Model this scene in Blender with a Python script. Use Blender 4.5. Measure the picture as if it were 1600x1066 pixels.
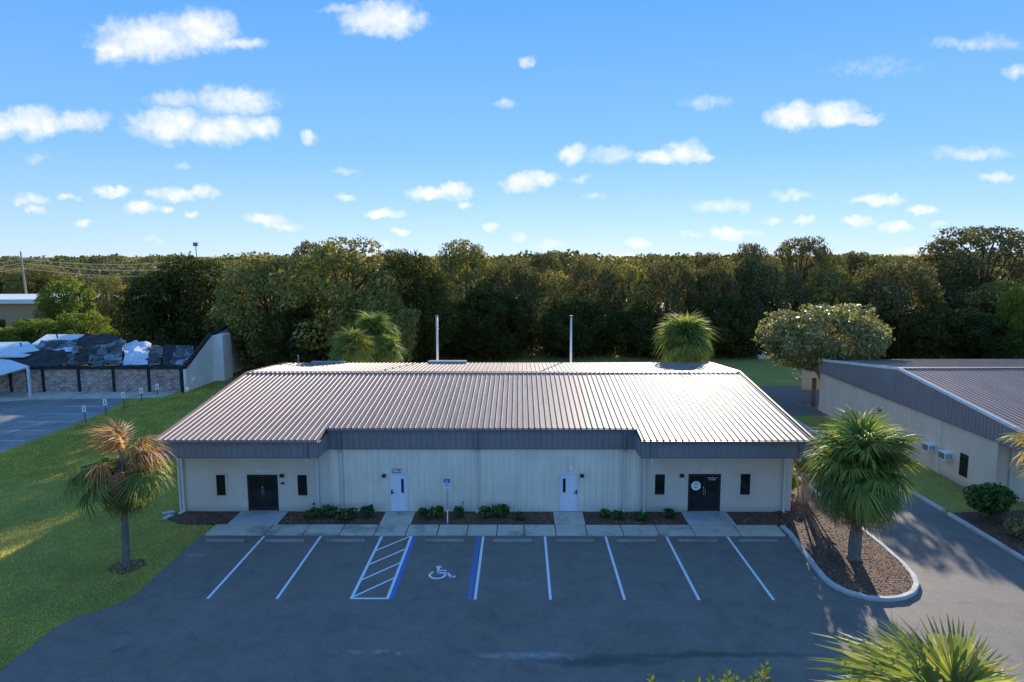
import bpy, bmesh, math, random
import numpy as np
from mathutils import Vector, Matrix, Euler, noise as mnoise

for o in list(bpy.data.objects): bpy.data.objects.remove(o)
scene = bpy.context.scene
COL = scene.collection
R = math.radians
random.seed(7)

# ------------------------------------------------------------------ camera
F = 1067.0
PITCH = math.atan(136 / F); YAW = math.atan(13 / F); ROLL = R(-0.2)
CAMP = Vector((0, 0, 13.5))
CROT = Euler((R(90) - PITCH, 0, YAW), 'XYZ').to_matrix() @ Matrix.Rotation(ROLL, 3, 'Z')
cam = bpy.data.cameras.new('camera'); camo = bpy.data.objects.new('camera', cam); COL.objects.link(camo)
cam.sensor_width = 36; cam.lens = 36 * F / 1600; cam.clip_start = 0.1; cam.clip_end = 9000
camo.matrix_world = Matrix.Translation(CAMP) @ CROT.to_4x4()
scene.camera = camo

def ray(px, py): return (CROT @ Vector(((px - 800) / F, -(py - 533) / F, -1))).normalized()
def G(px, py, z=0.0):
    d = ray(px, py); return CAMP + d * ((z - CAMP.z) / d.z)
def AY(px, py, Y):
    d = ray(px, py); return CAMP + d * (Y / d.y)
def AX(px, py, X):
    d = ray(px, py); return CAMP + d * (X / d.x)

# ------------------------------------------------------------------ sky and sun
SUN_AZ, SUN_EL = R(15.0), R(15.5)          # azimuth clockwise from +Y
world = bpy.data.worlds.new('World'); scene.world = world; world.use_nodes = True
wn, wl = world.node_tree.nodes, world.node_tree.links
wn.clear()
SKY_STRENGTH = 0.085
w_out = wn.new('ShaderNodeOutputWorld'); w_bg = wn.new('ShaderNodeBackground'); w_bg.inputs['Strength'].default_value = SKY_STRENGTH
sky = wn.new('ShaderNodeTexSky'); sky.sky_type = 'NISHITA'; sky.sun_disc = False
sky.sun_elevation = SUN_EL; sky.sun_rotation = SUN_AZ; sky.altitude = 0
sky.air_density = 0.7; sky.dust_density = 0.0; sky.ozone_density = 3.0
hsv = wn.new('ShaderNodeHueSaturation'); hsv.inputs['Saturation'].default_value = 1.1
wl.new(sky.outputs[0], hsv.inputs['Color'])
# clear deep-blue air, the same at every azimuth, blended over the physical sky
s_tc = wn.new('ShaderNodeTexCoord'); s_sep = wn.new('ShaderNodeSeparateXYZ'); wl.new(s_tc.outputs['Generated'], s_sep.inputs[0])
s_rmp = wn.new('ShaderNodeValToRGB'); wl.new(s_sep.outputs[2], s_rmp.inputs[0]); cr = s_rmp.color_ramp
cr.elements[0].position = 0.0; cr.elements[0].color = (.29, .40, .63, 1); cr.elements[1].position = 1.0; cr.elements[1].color = (.075, .215, .52, 1)
e = cr.elements.new(.14); e.color = (.14, .305, .61, 1); e = cr.elements.new(.36); e.color = (.062, .225, .57, 1)
s_gain = wn.new('ShaderNodeVectorMath'); s_gain.operation = 'SCALE'; wl.new(s_rmp.outputs[0], s_gain.inputs[0]); s_gain.inputs['Scale'].default_value = 4.35
s_mix = wn.new('ShaderNodeMix'); s_mix.data_type = 'RGBA'; s_mix.inputs['Factor'].default_value = .92
wl.new(hsv.outputs[0], s_mix.inputs['A']); wl.new(s_gain.outputs[0], s_mix.inputs['B'])

CLOUDS = [  # px, py, half width, half height, softness weight
 (235,62,88,34,1),(315,48,55,34,1),(375,70,40,11,.75),(180,80,34,22,.9),
 (595,30,66,27,1),(540,15,36,10,.6),
 (50,192,56,25,1),(122,188,48,17,.85),(0,195,36,20,.9),
 (262,195,62,29,1),(345,203,64,24,1),(410,200,28,20,.9),(365,158,70,24,.8),(275,155,46,14,.65),
 (483,215,14,10,.7),(822,98,13,10,.75),(895,240,25,16,.85),(955,242,42,14,.6),
 (1030,245,34,13,1),(1070,236,34,18,1),(1095,246,22,10,.9),(1240,182,40,24,1),(1305,178,50,20,1),(1345,188,34,11,.9),
 (815,286,34,12,1),(845,278,28,13,1),(668,300,36,12,.95),(710,298,28,14,1),(727,318,12,6,.8),
 (600,336,33,9,1),(415,344,36,11,.85),(440,352,30,8,.8),(270,302,42,11,.95),(315,300,30,9,.8),
 (175,299,28,9,.95),(222,325,30,11,1),(262,328,12,7,.7),(298,335,12,7,.8),(50,312,28,9,.75),(55,328,18,7,.7),(105,311,18,7,.7),
 (133,349,19,7,.75),(238,374,18,6,.6),(540,308,15,8,.7),(625,362,13,7,.85),(765,356,13,7,.7),(1372,312,44,9,.85),(1240,307,38,9,.6),
 (1120,322,36,13,.65),(1158,322,18,11,.6),(1135,366,28,12,.9),(1175,366,18,7,.5),(1340,345,32,11,.75),(1397,355,28,10,.9),
 (1000,380,18,10,.95),(855,383,26,8,.7),(810,372,14,7,.7),(1520,240,62,12,.55),(1530,68,80,12,.5),(1590,115,24,11,.65),
 (1560,278,30,9,.7),(1105,160,40,10,.45),(785,162,22,9,.5),(1440,327,28,8,.7),(1260,345,18,8,.75),(1210,345,20,8,.6),
 (1465,350,12,6,.6),(905,278,24,7,.5),(60,248,20,8,.4),(285,256,16,8,.5),(540,268,22,7,.45),(930,306,20,7,.45),(1370,105,70,14,.3),
 (605,385,26,7,.5),(985,402,40,9,.5),(1080,366,24,7,.45),(1420,395,24,9,.5)]
tc = wn.new('ShaderNodeTexCoord'); sep = wn.new('ShaderNodeSeparateXYZ'); wl.new(tc.outputs['Generated'], sep.inputs[0])
def wmath(op, a, b=None, c=None, clamp=False):
    n = wn.new('ShaderNodeMath'); n.operation = op; n.use_clamp = clamp
    for i, v in enumerate((a, b, c)):
        if v is None: continue
        if isinstance(v, (int, float)): n.inputs[i].default_value = v
        else: wl.new(v, n.inputs[i])
    return n.outputs[0]
ysafe = wmath('MAXIMUM', sep.outputs[1], 0.02)
cxy = wn.new('ShaderNodeCombineXYZ')
wl.new(wmath('DIVIDE', sep.outputs[0], ysafe), cxy.inputs[0]); wl.new(wmath('DIVIDE', sep.outputs[2], ysafe), cxy.inputs[1])
def wnoise(scale, detail, rough=.55):
    n = wn.new('ShaderNodeTexNoise'); n.inputs['Scale'].default_value = scale; n.inputs['Detail'].default_value = detail
    n.inputs['Roughness'].default_value = rough; wl.new(cxy.outputs[0], n.inputs['Vector']); return n
def vmath(op, a, b, c=None):
    n = wn.new('ShaderNodeVectorMath'); n.operation = op
    for i, v in enumerate((a, b, c)):
        if v is None: continue
        if isinstance(v, tuple): n.inputs[i].default_value = v
        else: wl.new(v, n.inputs[i])
    return n
warp = vmath('MULTIPLY_ADD', wnoise(34, 5, .62).outputs['Color'], (.034, .03, 0), (-.017, -.015, 0))
pw = vmath('ADD', cxy.outputs[0], warp.outputs[0])
best = None
for (px, py, hw, hh, wgt) in CLOUDS:
    d = ray(px, py); cx, cy = d.x / d.y, d.z / d.y
    sx, sy = F / (hw * 1.2), F / (hh * 1.15)
    m = vmath('MULTIPLY_ADD', pw.outputs[0], (sx, sy, 0), (-cx * sx, -cy * sy, 0))
    ln = vmath('DOT_PRODUCT', m.outputs[0], m.outputs[0])
    v = wmath('MULTIPLY_ADD', ln.outputs['Value'], -wgt, wgt)
    best = v if best is None else wmath('SMOOTH_MAX', best, v, .12)
front = wmath('GREATER_THAN', sep.outputs[1], 0.03)
fine = wnoise(64, 8, .66)
dens = wmath('ADD', best, wmath('MULTIPLY_ADD', fine.outputs['Fac'], 1.0, -.56))
mr = wn.new('ShaderNodeMapRange'); mr.interpolation_type = 'SMOOTHSTEP'; wl.new(dens, mr.inputs['Value'])
mr.inputs['From Min'].default_value = -.08; mr.inputs['From Max'].default_value = 1.15
inview = wmath('MULTIPLY', mr.outputs[0], front)
# the same fair-weather cumulus goes on outside the frame
zsafe = wmath('MAXIMUM', sep.outputs[2], .06)
cpl = wn.new('ShaderNodeCombineXYZ'); wl.new(wmath('DIVIDE', sep.outputs[0], zsafe), cpl.inputs[0]); wl.new(wmath('DIVIDE', sep.outputs[1], zsafe), cpl.inputs[1])
nz = wn.new('ShaderNodeTexNoise'); nz.inputs['Scale'].default_value = 1.6; nz.inputs['Detail'].default_value = 5; wl.new(cpl.outputs[0], nz.inputs['Vector'])
mr2 = wn.new('ShaderNodeMapRange'); mr2.interpolation_type = 'SMOOTHSTEP'; wl.new(nz.outputs['Fac'], mr2.inputs['Value'])
mr2.inputs['From Min'].default_value = .57; mr2.inputs['From Max'].default_value = .72
absx = wmath('ABSOLUTE', wmath('DIVIDE', sep.outputs[0], ysafe)); zy = wmath('DIVIDE', sep.outputs[2], ysafe)
outside = wmath('MAXIMUM', wmath('MAXIMUM', wmath('GREATER_THAN', absx, .84), wmath('GREATER_THAN', zy, .42)), wmath('SUBTRACT', 1.0, front))
above = wmath('GREATER_THAN', sep.outputs[2], .02)
outc = wmath('MULTIPLY', wmath('MULTIPLY', mr2.outputs[0], outside), above)
cmask = wmath('MULTIPLY', wmath('MAXIMUM', inview, outc), .93)
cmix = wn.new('ShaderNodeMix'); cmix.data_type = 'RGBA'
wl.new(cmask, cmix.inputs['Factor']); wl.new(s_mix.outputs['Result'], cmix.inputs['A'])
c_rmp = wn.new('ShaderNodeValToRGB'); wl.new(wnoise(22, 6, .6).outputs['Fac'], c_rmp.inputs[0])
c_rmp.color_ramp.elements[0].position = .36; c_rmp.color_ramp.elements[0].color = (.74, .79, .93, 1); c_rmp.color_ramp.elements[1].position = .6; c_rmp.color_ramp.elements[1].color = (1, .98, .99, 1)
c_sc = wn.new('ShaderNodeVectorMath'); c_sc.operation = 'SCALE'; wl.new(c_rmp.outputs[0], c_sc.inputs[0]); c_sc.inputs['Scale'].default_value = 3.1
wl.new(c_sc.outputs[0], cmix.inputs['B'])
wl.new(cmix.outputs['Result'], w_bg.inputs['Color']); wl.new(w_bg.outputs[0], w_out.inputs[0])

sl = bpy.data.lights.new('sun', 'SUN'); sl.energy = 2.0; sl.angle = R(.55); sl.color = (1, .88, .72)
so = bpy.data.objects.new('sun', sl); COL.objects.link(so)
sdir = Vector((math.sin(SUN_AZ) * math.cos(SUN_EL), math.cos(SUN_AZ) * math.cos(SUN_EL), math.sin(SUN_EL)))
so.rotation_euler = sdir.to_track_quat('Z', 'Y').to_euler(); so.location = sdir * 300

vs = scene.view_settings
vs.view_transform = 'Standard'; vs.look = 'None'; vs.exposure = 2.2; vs.gamma = 1; vs.use_curve_mapping = False
scene.render.engine = 'CYCLES'
scene.cycles.max_bounces = 5; scene.cycles.diffuse_bounces = 3; scene.cycles.glossy_bounces = 2; scene.cycles.transmission_bounces = 3; scene.cycles.transparent_max_bounces = 8

# ------------------------------------------------------------------ helpers
def tag(o, label=None, cat=None, group=None, kind=None):
    if label: o['label'] = label
    if cat: o['category'] = cat
    if group: o['group'] = group
    if kind: o['kind'] = kind
    return o
def link(name, me, parent=None, loc=None, rot=None):
    o = bpy.data.objects.new(name, me); COL.objects.link(o)
    if parent: o.parent = parent
    if loc is not None: o.location = loc
    if rot is not None: o.rotation_euler = rot
    return o
def empty(name, loc=(0, 0, 0)):
    o = bpy.data.objects.new(name, None); o.empty_display_size = .2; COL.objects.link(o); o.location = loc; return o

class MB:
    def __init__(s): s.v = []; s.f = []; s.sm = False
    def add(s, vs_, fs):
        n = len(s.v); s.v += [tuple(p) for p in vs_]; s.f += [tuple(i + n for i in f) for f in fs]; return s
    def box(s, x0, x1, y0, y1, z0, z1):
        return s.add([(x0,y0,z0),(x1,y0,z0),(x1,y1,z0),(x0,y1,z0),(x0,y0,z1),(x1,y0,z1),(x1,y1,z1),(x0,y1,z1)],
                     [(3,2,1,0),(4,5,6,7),(0,1,5,4),(1,2,6,5),(2,3,7,6),(3,0,4,7)])
    def prism(s, poly, z0, z1):
        n = len(poly)
        return s.add([(p[0], p[1], z0) for p in poly] + [(p[0], p[1], z1) for p in poly],
                     [tuple(range(n - 1, -1, -1)), tuple(range(n, 2 * n))] + [(i, (i + 1) % n, n + (i + 1) % n, n + i) for i in range(n)])
    def slab(s, pts, off):
        pts = [Vector(p) for p in pts]; off = Vector(off); n = len(pts)
        return s.add(pts + [p + off for p in pts], [tuple(range(n - 1, -1, -1)), tuple(range(n, 2 * n))] + [(i, (i + 1) % n, n + (i + 1) % n, n + i) for i in range(n)])
    def tube(s, pts, rad, seg=8, cap=True):
        pts = [Vector(p) for p in pts]; rings = []
        if not isinstance(rad, (list, tuple)): rad = [rad] * len(pts)
        up = Vector((0, 0, 1))
        for i, p in enumerate(pts):
            t = (pts[min(i + 1, len(pts) - 1)] - pts[max(i - 1, 0)]).normalized()
            a = t.cross(up)
            if a.length < .05: a = t.cross(Vector((1, 0, 0)))
            a.normalize(); b = t.cross(a)
            rings.append([p + (a * math.cos(2 * math.pi * k / seg) + b * math.sin(2 * math.pi * k / seg)) * rad[i] for k in range(seg)])
        vs_ = [q for r in rings for q in r]; fs = []
        for i in range(len(pts) - 1):
            for k in range(seg):
                a0 = i * seg + k; a1 = i * seg + (k + 1) % seg; fs.append((a0, a1, a1 + seg, a0 + seg))
        if cap: fs += [tuple(range(seg - 1, -1, -1)), tuple(range((len(pts) - 1) * seg, len(pts) * seg))]
        return s.add(vs_, fs)
    def mesh(s, name, mat, smooth=False):
        me = bpy.data.meshes.new(name); me.from_pydata(s.v, [], s.f); me.update()
        b = bmesh.new(); b.from_mesh(me); bmesh.ops.recalc_face_normals(b, faces=b.faces); b.to_mesh(me); b.free()
        if smooth: me.polygons.foreach_set('use_smooth', [True] * len(me.polygons))
        if mat: me.materials.append(mat)
        return me
    def build(s, name, mat, parent=None, loc=None, rot=None, smooth=False): return link(name, s.mesh(name, mat, smooth), parent, loc, rot)

def bevel(o, w=.02, seg=2):
    m = o.modifiers.new('bevel', 'BEVEL'); m.width = w; m.segments = seg; m.limit_method = 'ANGLE'; return o

# ------------------------------------------------------------------ materials
MATS = {}
def nodemat(name):
    m = bpy.data.materials.new(name); m.use_nodes = True; nt = m.node_tree
    bs = nt.nodes['Principled BSDF']; MATS[name] = m
    return m, nt, bs
def add_noise(nt, scale, detail=4, rough=.55, vec=None, coord='Object', dist=0):
    t = nt.nodes.new('ShaderNodeTexNoise'); t.inputs['Scale'].default_value = scale; t.inputs['Detail'].default_value = detail
    t.inputs['Roughness'].default_value = rough; t.inputs['Distortion'].default_value = dist
    if vec is None:
        g = nt.nodes.new('ShaderNodeNewGeometry') if coord == 'World' else nt.nodes.new('ShaderNodeTexCoord')
        nt.links.new(g.outputs['Position' if coord == 'World' else coord], t.inputs['Vector'])
    else: nt.links.new(vec, t.inputs['Vector'])
    return t
def ramp(nt, src, stops):
    r = nt.nodes.new('ShaderNodeValToRGB'); cr = r.color_ramp
    while len(cr.elements) > 1: cr.elements.remove(cr.elements[-1])
    cr.elements[0].position = stops[0][0]; cr.elements[0].color = (*stops[0][1], 1)
    for p, c in stops[1:]:
        e = cr.elements.new(p); e.color = (*c, 1)
    nt.links.new(src, r.inputs[0]); return r.outputs[0]
def mixc(nt, fac, a, b, mode='MIX'):
    n = nt.nodes.new('ShaderNodeMix'); n.data_type = 'RGBA'; n.blend_type = mode
    for k, v in (('Factor', fac), ('A', a), ('B', b)):
        if isinstance(v, (int, float)): n.inputs[k].default_value = v
        elif isinstance(v, tuple): n.inputs[k].default_value = (*v, 1) if len(v) == 3 else v
        else: nt.links.new(v, n.inputs[k])
    return n.outputs['Result']
def mmath(nt, op, a, b=None, c=None, clamp=False):
    n = nt.nodes.new('ShaderNodeMath'); n.operation = op; n.use_clamp = clamp
    for i, v in enumerate((a, b, c)):
        if v is None: continue
        if isinstance(v, (int, float)): n.inputs[i].default_value = v
        else: nt.links.new(v, n.inputs[i])
    return n.outputs[0]
def bump(nt, bs, src, strength=.3, dist=.02):
    b = nt.nodes.new('ShaderNodeBump'); b.inputs['Strength'].default_value = strength; b.inputs['Distance'].default_value = dist
    nt.links.new(src, b.inputs['Height']); nt.links.new(b.outputs[0], bs.inputs['Normal'])
def plain(name, col, rough=.6, metal=0, var=.12, scale=3, bmp=0, bscale=60, coord='Object', spec=.5):
    m, nt, bs = nodemat(name)
    n = add_noise(nt, scale, 5, coord=coord)
    dk = tuple(c * (1 - var) for c in col); lt = tuple(min(1, c * (1 + var)) for c in col)
    nt.links.new(ramp(nt, n.outputs['Fac'], [(.3, dk), (.7, lt)]), bs.inputs['Base Color'])
    bs.inputs['Roughness'].default_value = rough; bs.inputs['Metallic'].default_value = metal; bs.inputs['Specular IOR Level'].default_value = spec
    if bmp: bump(nt, bs, add_noise(nt, bscale, 3, coord=coord).outputs['Fac'], bmp, .01)
    return m
def sep_pos(nt):
    g = nt.nodes.new('ShaderNodeNewGeometry'); s = nt.nodes.new('ShaderNodeSeparateXYZ'); nt.links.new(g.outputs['Position'], s.inputs[0]); return g, s

M = {}
# grass
m, nt, bs = nodemat('grass'); M['grass'] = m
n1 = add_noise(nt, .22, 5, coord='World'); n2 = add_noise(nt, 9, 5, .7, coord='World'); n3 = add_noise(nt, 1.6, 4, .6, coord='World')
c1 = ramp(nt, n1.outputs['Fac'], [(.3, (.30, .30, .085)), (.55, (.38, .36, .10)), (.75, (.47, .40, .13))])
c2 = ramp(nt, n2.outputs['Fac'], [(.25, (.35, .38, .3)), (.7, (1.25, 1.2, 1.1))])
c3 = ramp(nt, n3.outputs['Fac'], [(.3, (.8, .82, .8)), (.7, (1.15, 1.1, 1.0))])
nt.links.new(mixc(nt, 1, mixc(nt, 1, c1, c2, 'MULTIPLY'), c3, 'MULTIPLY'), bs.inputs['Base Color'])
bs.inputs['Roughness'].default_value = .9; bs.inputs['Specular IOR Level'].default_value = .15
bump(nt, bs, n2.outputs['Fac'], .8, .06)
# grass blade
def leafmat(name, cols, trans=.35, rough=.5, spec=.35):
    m = bpy.data.materials.new(name); m.use_nodes = True; nt = m.node_tree; bs = nt.nodes['Principled BSDF']
    g = nt.nodes.new('ShaderNodeNewGeometry'); oi = nt.nodes.new('ShaderNodeObjectInfo')
    c = ramp(nt, g.outputs['Random Per Island'], [(i / max(1, len(cols) - 1), k) for i, k in enumerate(cols)])
    big = add_noise(nt, .45, 3, coord='World')
    v = ramp(nt, big.outputs['Fac'], [(.3, (.72, .74, .72)), (.7, (1.22, 1.2, 1.1))])
    o = ramp(nt, oi.outputs['Random'], [(0, (.82, .88, .85)), (1, (1.15, 1.08, 1.0))])
    c = mixc(nt, 1, mixc(nt, 1, c, v, 'MULTIPLY'), o, 'MULTIPLY')
    nt.links.new(c, bs.inputs['Base Color']); bs.inputs['Roughness'].default_value = rough; bs.inputs['Specular IOR Level'].default_value = spec
    tr = nt.nodes.new('ShaderNodeBsdfTranslucent'); nt.links.new(mixc(nt, 1, c, (1.25, 1.2, .7), 'MULTIPLY'), tr.inputs['Color'])
    mx = nt.nodes.new('ShaderNodeMixShader'); mx.inputs[0].default_value = trans
    nt.links.new(bs.outputs[0], mx.inputs[1]); nt.links.new(tr.outputs[0], mx.inputs[2])
    nt.links.new(mx.outputs[0], nt.nodes['Material Output'].inputs['Surface']); M[name] = m; return m
leafmat('blade', [(0.4306, 0.4213, 0.1001), (0.619, 0.551, 0.15), (0.8613, 0.6481, 0.2399)], 0.45, .7, .2)
leafmat('oak_leaf', [(0.1323, 0.157, 0.0358), (0.215, 0.23, 0.0623), (0.3472, 0.3029, 0.1004), (0.4217, 0.3145, 0.1436)], 0.24, 0.7, 0.1)
leafmat('dark_leaf', [(0.0449, 0.059, 0.0152), (0.0718, 0.0847, 0.0227), (0.1197, 0.1154, 0.036)], 0.24, 0.7, 0.1)
leafmat('brown_leaf', [(0.1109, 0.1154, 0.0464), (0.1849, 0.1693, 0.0747), (0.2291, 0.1924, 0.097)], 0.26, 0.7, 0.1)
leafmat('bright_leaf', [(0.102, 0.17, 0.0272), (0.17, 0.238, 0.0408), (0.272, 0.289, 0.0595)], 0.5, 0.6, 0.2)
leafmat('olive_leaf', [(0.1733, 0.1829, 0.0693), (0.2888, 0.2791, 0.1194), (0.5005, 0.4524, 0.2503)], 0.3, 0.5, 0.3)
leafmat('bed_leaf', [(0.0446, 0.1013, 0.0284), (0.0729, 0.1519, 0.0405), (0.1013, 0.1823, 0.0506)], .25, .45, 0.2)
leafmat('myrtle_leaf', [(0.156, 0.156, 0.078), (0.2652, 0.2496, 0.1404), (0.4056, 0.3432, 0.2028), (0.0936, 0.1248, 0.0468)], 0.45, .5, .3)
leafmat('palm_green', [(0.1366, 0.216, 0.0523), (0.2111, 0.2916, 0.0713), (0.2981, 0.3456, 0.1069), (0.3726, 0.3888, 0.1426)], 0.45, 0.6, 0.15)
leafmat('palm_dark', [(0.1044, 0.1928, 0.0549), (0.1565, 0.2381, 0.0749), (0.2217, 0.2835, 0.0998)], 0.45, 0.6, 0.15)
leafmat('palm_yellow', [(0.224, 0.288, 0.064), (0.32, 0.352, 0.096), (0.432, 0.416, 0.16)], 0.45, 0.6, 0.15)
leafmat('palm_dead', [(0.3, 0.1875, 0.0938), (0.425, 0.275, 0.15), (0.55, 0.3875, 0.225), (0.375, 0.1625, 0.0625)], 0.45, .6, .25)
leafmat('far_leaf', [(0.0932, 0.1045, 0.0367), (0.1439, 0.1504, 0.0552), (0.2201, 0.1979, 0.0843)], 0.22, 0.65, 0.1)
# asphalt
def asphalt(name, a, b, rough, worn=False):
    m, nt, bs = nodemat(name); M[name] = m
    n1 = add_noise(nt, .35, 5, .6, coord='World'); n2 = add_noise(nt, 42, 3, .7, coord='World'); n3 = add_noise(nt, 1.3, 6, .65, coord='World', dist=.6)
    c = ramp(nt, n1.outputs['Fac'], [(.3, a), (.7, b)])
    c = mixc(nt, 1, c, ramp(nt, n2.outputs['Fac'], [(.3, (.5, .5, .5)), (.7, (1.5, 1.48, 1.45))]), 'MULTIPLY')
    c = mixc(nt, 1, c, ramp(nt, n3.outputs['Fac'], [(.28, (.80, .80, .82)), (.5, (1, 1, 1)), (.78, (1.16, 1.15, 1.12))]), 'MULTIPLY')
    oil = add_noise(nt, .9, 3, .5, coord='World', dist=.2)
    c = mixc(nt, mmath(nt, 'MULTIPLY', ramp(nt, oil.outputs['Fac'], [(.64, (0, 0, 0)), (.76, (1, 1, 1))]), .28), c, (.05, .048, .045))
    if worn:
        g, s = sep_pos(nt)
        wv = add_noise(nt, .55, 4, .6, coord='World'); wob = mmath(nt, 'MULTIPLY_ADD', wv.outputs['Fac'], 1.0, -.5)
        def band(cx, cy, hx, hy):
            dx = mmath(nt, 'DIVIDE', mmath(nt, 'SUBTRACT', s.outputs[0], cx), hx)
            dy = mmath(nt, 'DIVIDE', mmath(nt, 'ADD', mmath(nt, 'SUBTRACT', s.outputs[1], cy), wob), hy)
            q = mmath(nt, 'ADD', mmath(nt, 'MULTIPLY', dx, dx), mmath(nt, 'MULTIPLY', dy, dy))
            return mmath(nt, 'SUBTRACT', 1.0, q, clamp=True)
        st = add_noise(nt, 2.2, 5, .7, coord='World')
        pale = mmath(nt, 'MULTIPLY', band(.4, 21.55, 2.3, .30), ramp(nt, st.outputs['Fac'], [(.35, (0, 0, 0)), (.6, (1, 1, 1))]))
        pale2 = mmath(nt, 'MULTIPLY', band(-5.0, 21.75, 1.6, .16), ramp(nt, st.outputs['Fac'], [(.45, (0, 0, 0)), (.62, (1, 1, 1))]))
        pale3 = mmath(nt, 'MULTIPLY', band(-15.0, 29.4, .9, .25), ramp(nt, st.outputs['Fac'], [(.45, (0, 0, 0)), (.65, (1, 1, 1))]))
        c = mixc(nt, mmath(nt, 'MULTIPLY', mmath(nt, 'MAXIMUM', mmath(nt, 'MAXIMUM', pale, pale2), pale3), .75), c, (.40, .40, .38))
        wet = mmath(nt, 'MULTIPLY', mmath(nt, 'MAXIMUM', band(2.6, 21.35, 2.8, .42), band(6.4, 21.65, 4.0, .22)), .75)
        c = mixc(nt, wet, c, (.06, .06, .055))
        # faint old crack and seam lines
        vo = nt.nodes.new('ShaderNodeTexVoronoi'); vo.feature = 'DISTANCE_TO_EDGE'; vo.inputs['Scale'].default_value = .16
        wvec = nt.nodes.new('ShaderNodeVectorMath'); wvec.operation = 'MULTIPLY_ADD'
        nt.links.new(add_noise(nt, .8, 4, coord='World').outputs['Color'], wvec.inputs[0]); wvec.inputs[1].default_value = (1.6, 1.6, 0); nt.links.new(g.outputs['Position'], wvec.inputs[2])
        nt.links.new(wvec.outputs[0], vo.inputs['Vector'])
        c = mixc(nt, ramp(nt, vo.outputs['Distance'], [(0, (.14, .14, .14)), (.005, (0, 0, 0))]), c, (.06, .06, .06))
    nt.links.new(c, bs.inputs['Base Color'])
    bs.inputs['Roughness'].default_value = rough; bs.inputs['Specular IOR Level'].default_value = .35
    bump(nt, bs, n2.outputs['Fac'], .35, .01)
asphalt('asphalt', (.165, .142, .120), (.20, .174, .148), .8, True)
asphalt('old_asphalt', (.15, .145, .14), (.27, .26, .245), .6)
# concrete
def concrete(name, a, b, stain, amt=.5):
    m, nt, bs = nodemat(name); M[name] = m
    n1 = add_noise(nt, .8, 6, .65, coord='World'); n2 = add_noise(nt, 24, 4, .65, coord='World'); n3 = add_noise(nt, .55, 5, .7, coord='World', dist=.4)
    c = ramp(nt, n1.outputs['Fac'], [(.3, a), (.7, b)])
    c = mixc(nt, 1, c, ramp(nt, n2.outputs['Fac'], [(.3, (.84, .84, .84)), (.7, (1.12, 1.12, 1.12))]), 'MULTIPLY')
    c = mixc(nt, mmath(nt, 'MULTIPLY', ramp(nt, n3.outputs['Fac'], [(.5, (0, 0, 0)), (.72, (1, 1, 1))]), amt), c, stain)
    nt.links.new(c, bs.inputs['Base Color']); bs.inputs['Roughness'].default_value = .85
    bump(nt, bs, n2.outputs['Fac'], .25, .01)
concrete('concrete', (.48, .425, .345), (.62, .555, .45), (.085, .095, .075), .8)
concrete('pad_concrete', (.44, .46, .47), (.54, .55, .55), (.16, .17, .15), .55)
concrete('kerb_concrete', (.44, .44, .41), (.58, .57, .53), (.14, .14, .11), .6)
concrete('stop_concrete', (.22, .22, .20), (.34, .33, .29), (.10, .11, .085), .8)
# mulch
m, nt, bs = nodemat('mulch'); M['mulch'] = m
vo = nt.nodes.new('ShaderNodeTexVoronoi'); vo.inputs['Scale'].default_value = 13
g = nt.nodes.new('ShaderNodeNewGeometry'); nt.links.new(g.outputs['Position'], vo.inputs['Vector'])
n1 = add_noise(nt, 1.2, 5, coord='World')
c = mixc(nt, 1, ramp(nt, vo.outputs['Color'], [(.1, (.055, .030, .020)), (.5, (.125, .066, .042)), (.9, (.22, .13, .085))]), ramp(nt, n1.outputs['Fac'], [(.3, (.7, .68, .66)), (.7, (1.2, 1.15, 1.1))]), 'MULTIPLY')
nt.links.new(c, bs.inputs['Base Color']); bs.inputs['Roughness'].default_value = .95; bump(nt, bs, vo.outputs['Distance'], .7, .05)
leafmat('chip', [(.07, .036, .024), (.16, .085, .055), (.28, .17, .11), (.40, .28, .19)], .05, .9, .2)
# painted metals and walls
def stucco(name, col):
    m, nt, bs = nodemat(name); M[name] = m
    n1 = add_noise(nt, .6, 5, .6, coord='World'); n2 = add_noise(nt, 30, 4, .7, coord='World')
    g, s = sep_pos(nt)
    c = ramp(nt, n1.outputs['Fac'], [(.3, tuple(k * .9 for k in col)), (.7, tuple(k * 1.06 for k in col))])
    c = mixc(nt, 1, c, ramp(nt, n2.outputs['Fac'], [(.25, (.84, .84, .84)), (.75, (1.1, 1.1, 1.1))]), 'MULTIPLY')
    splash = mmath(nt, 'MULTIPLY', mmath(nt, 'SUBTRACT', 1, mmath(nt, 'DIVIDE', s.outputs[2], .45), clamp=True), n1.outputs['Fac'])
    c = mixc(nt, splash, c, (.30, .26, .21))
    nt.links.new(c, bs.inputs['Base Color']); bs.inputs['Roughness'].default_value = .9
    bump(nt, bs, n2.outputs['Fac'], .5, .012)
stucco('stucco', (.76, .66, .54)); stucco('stucco_tan', (.76, .64, .49))
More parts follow.
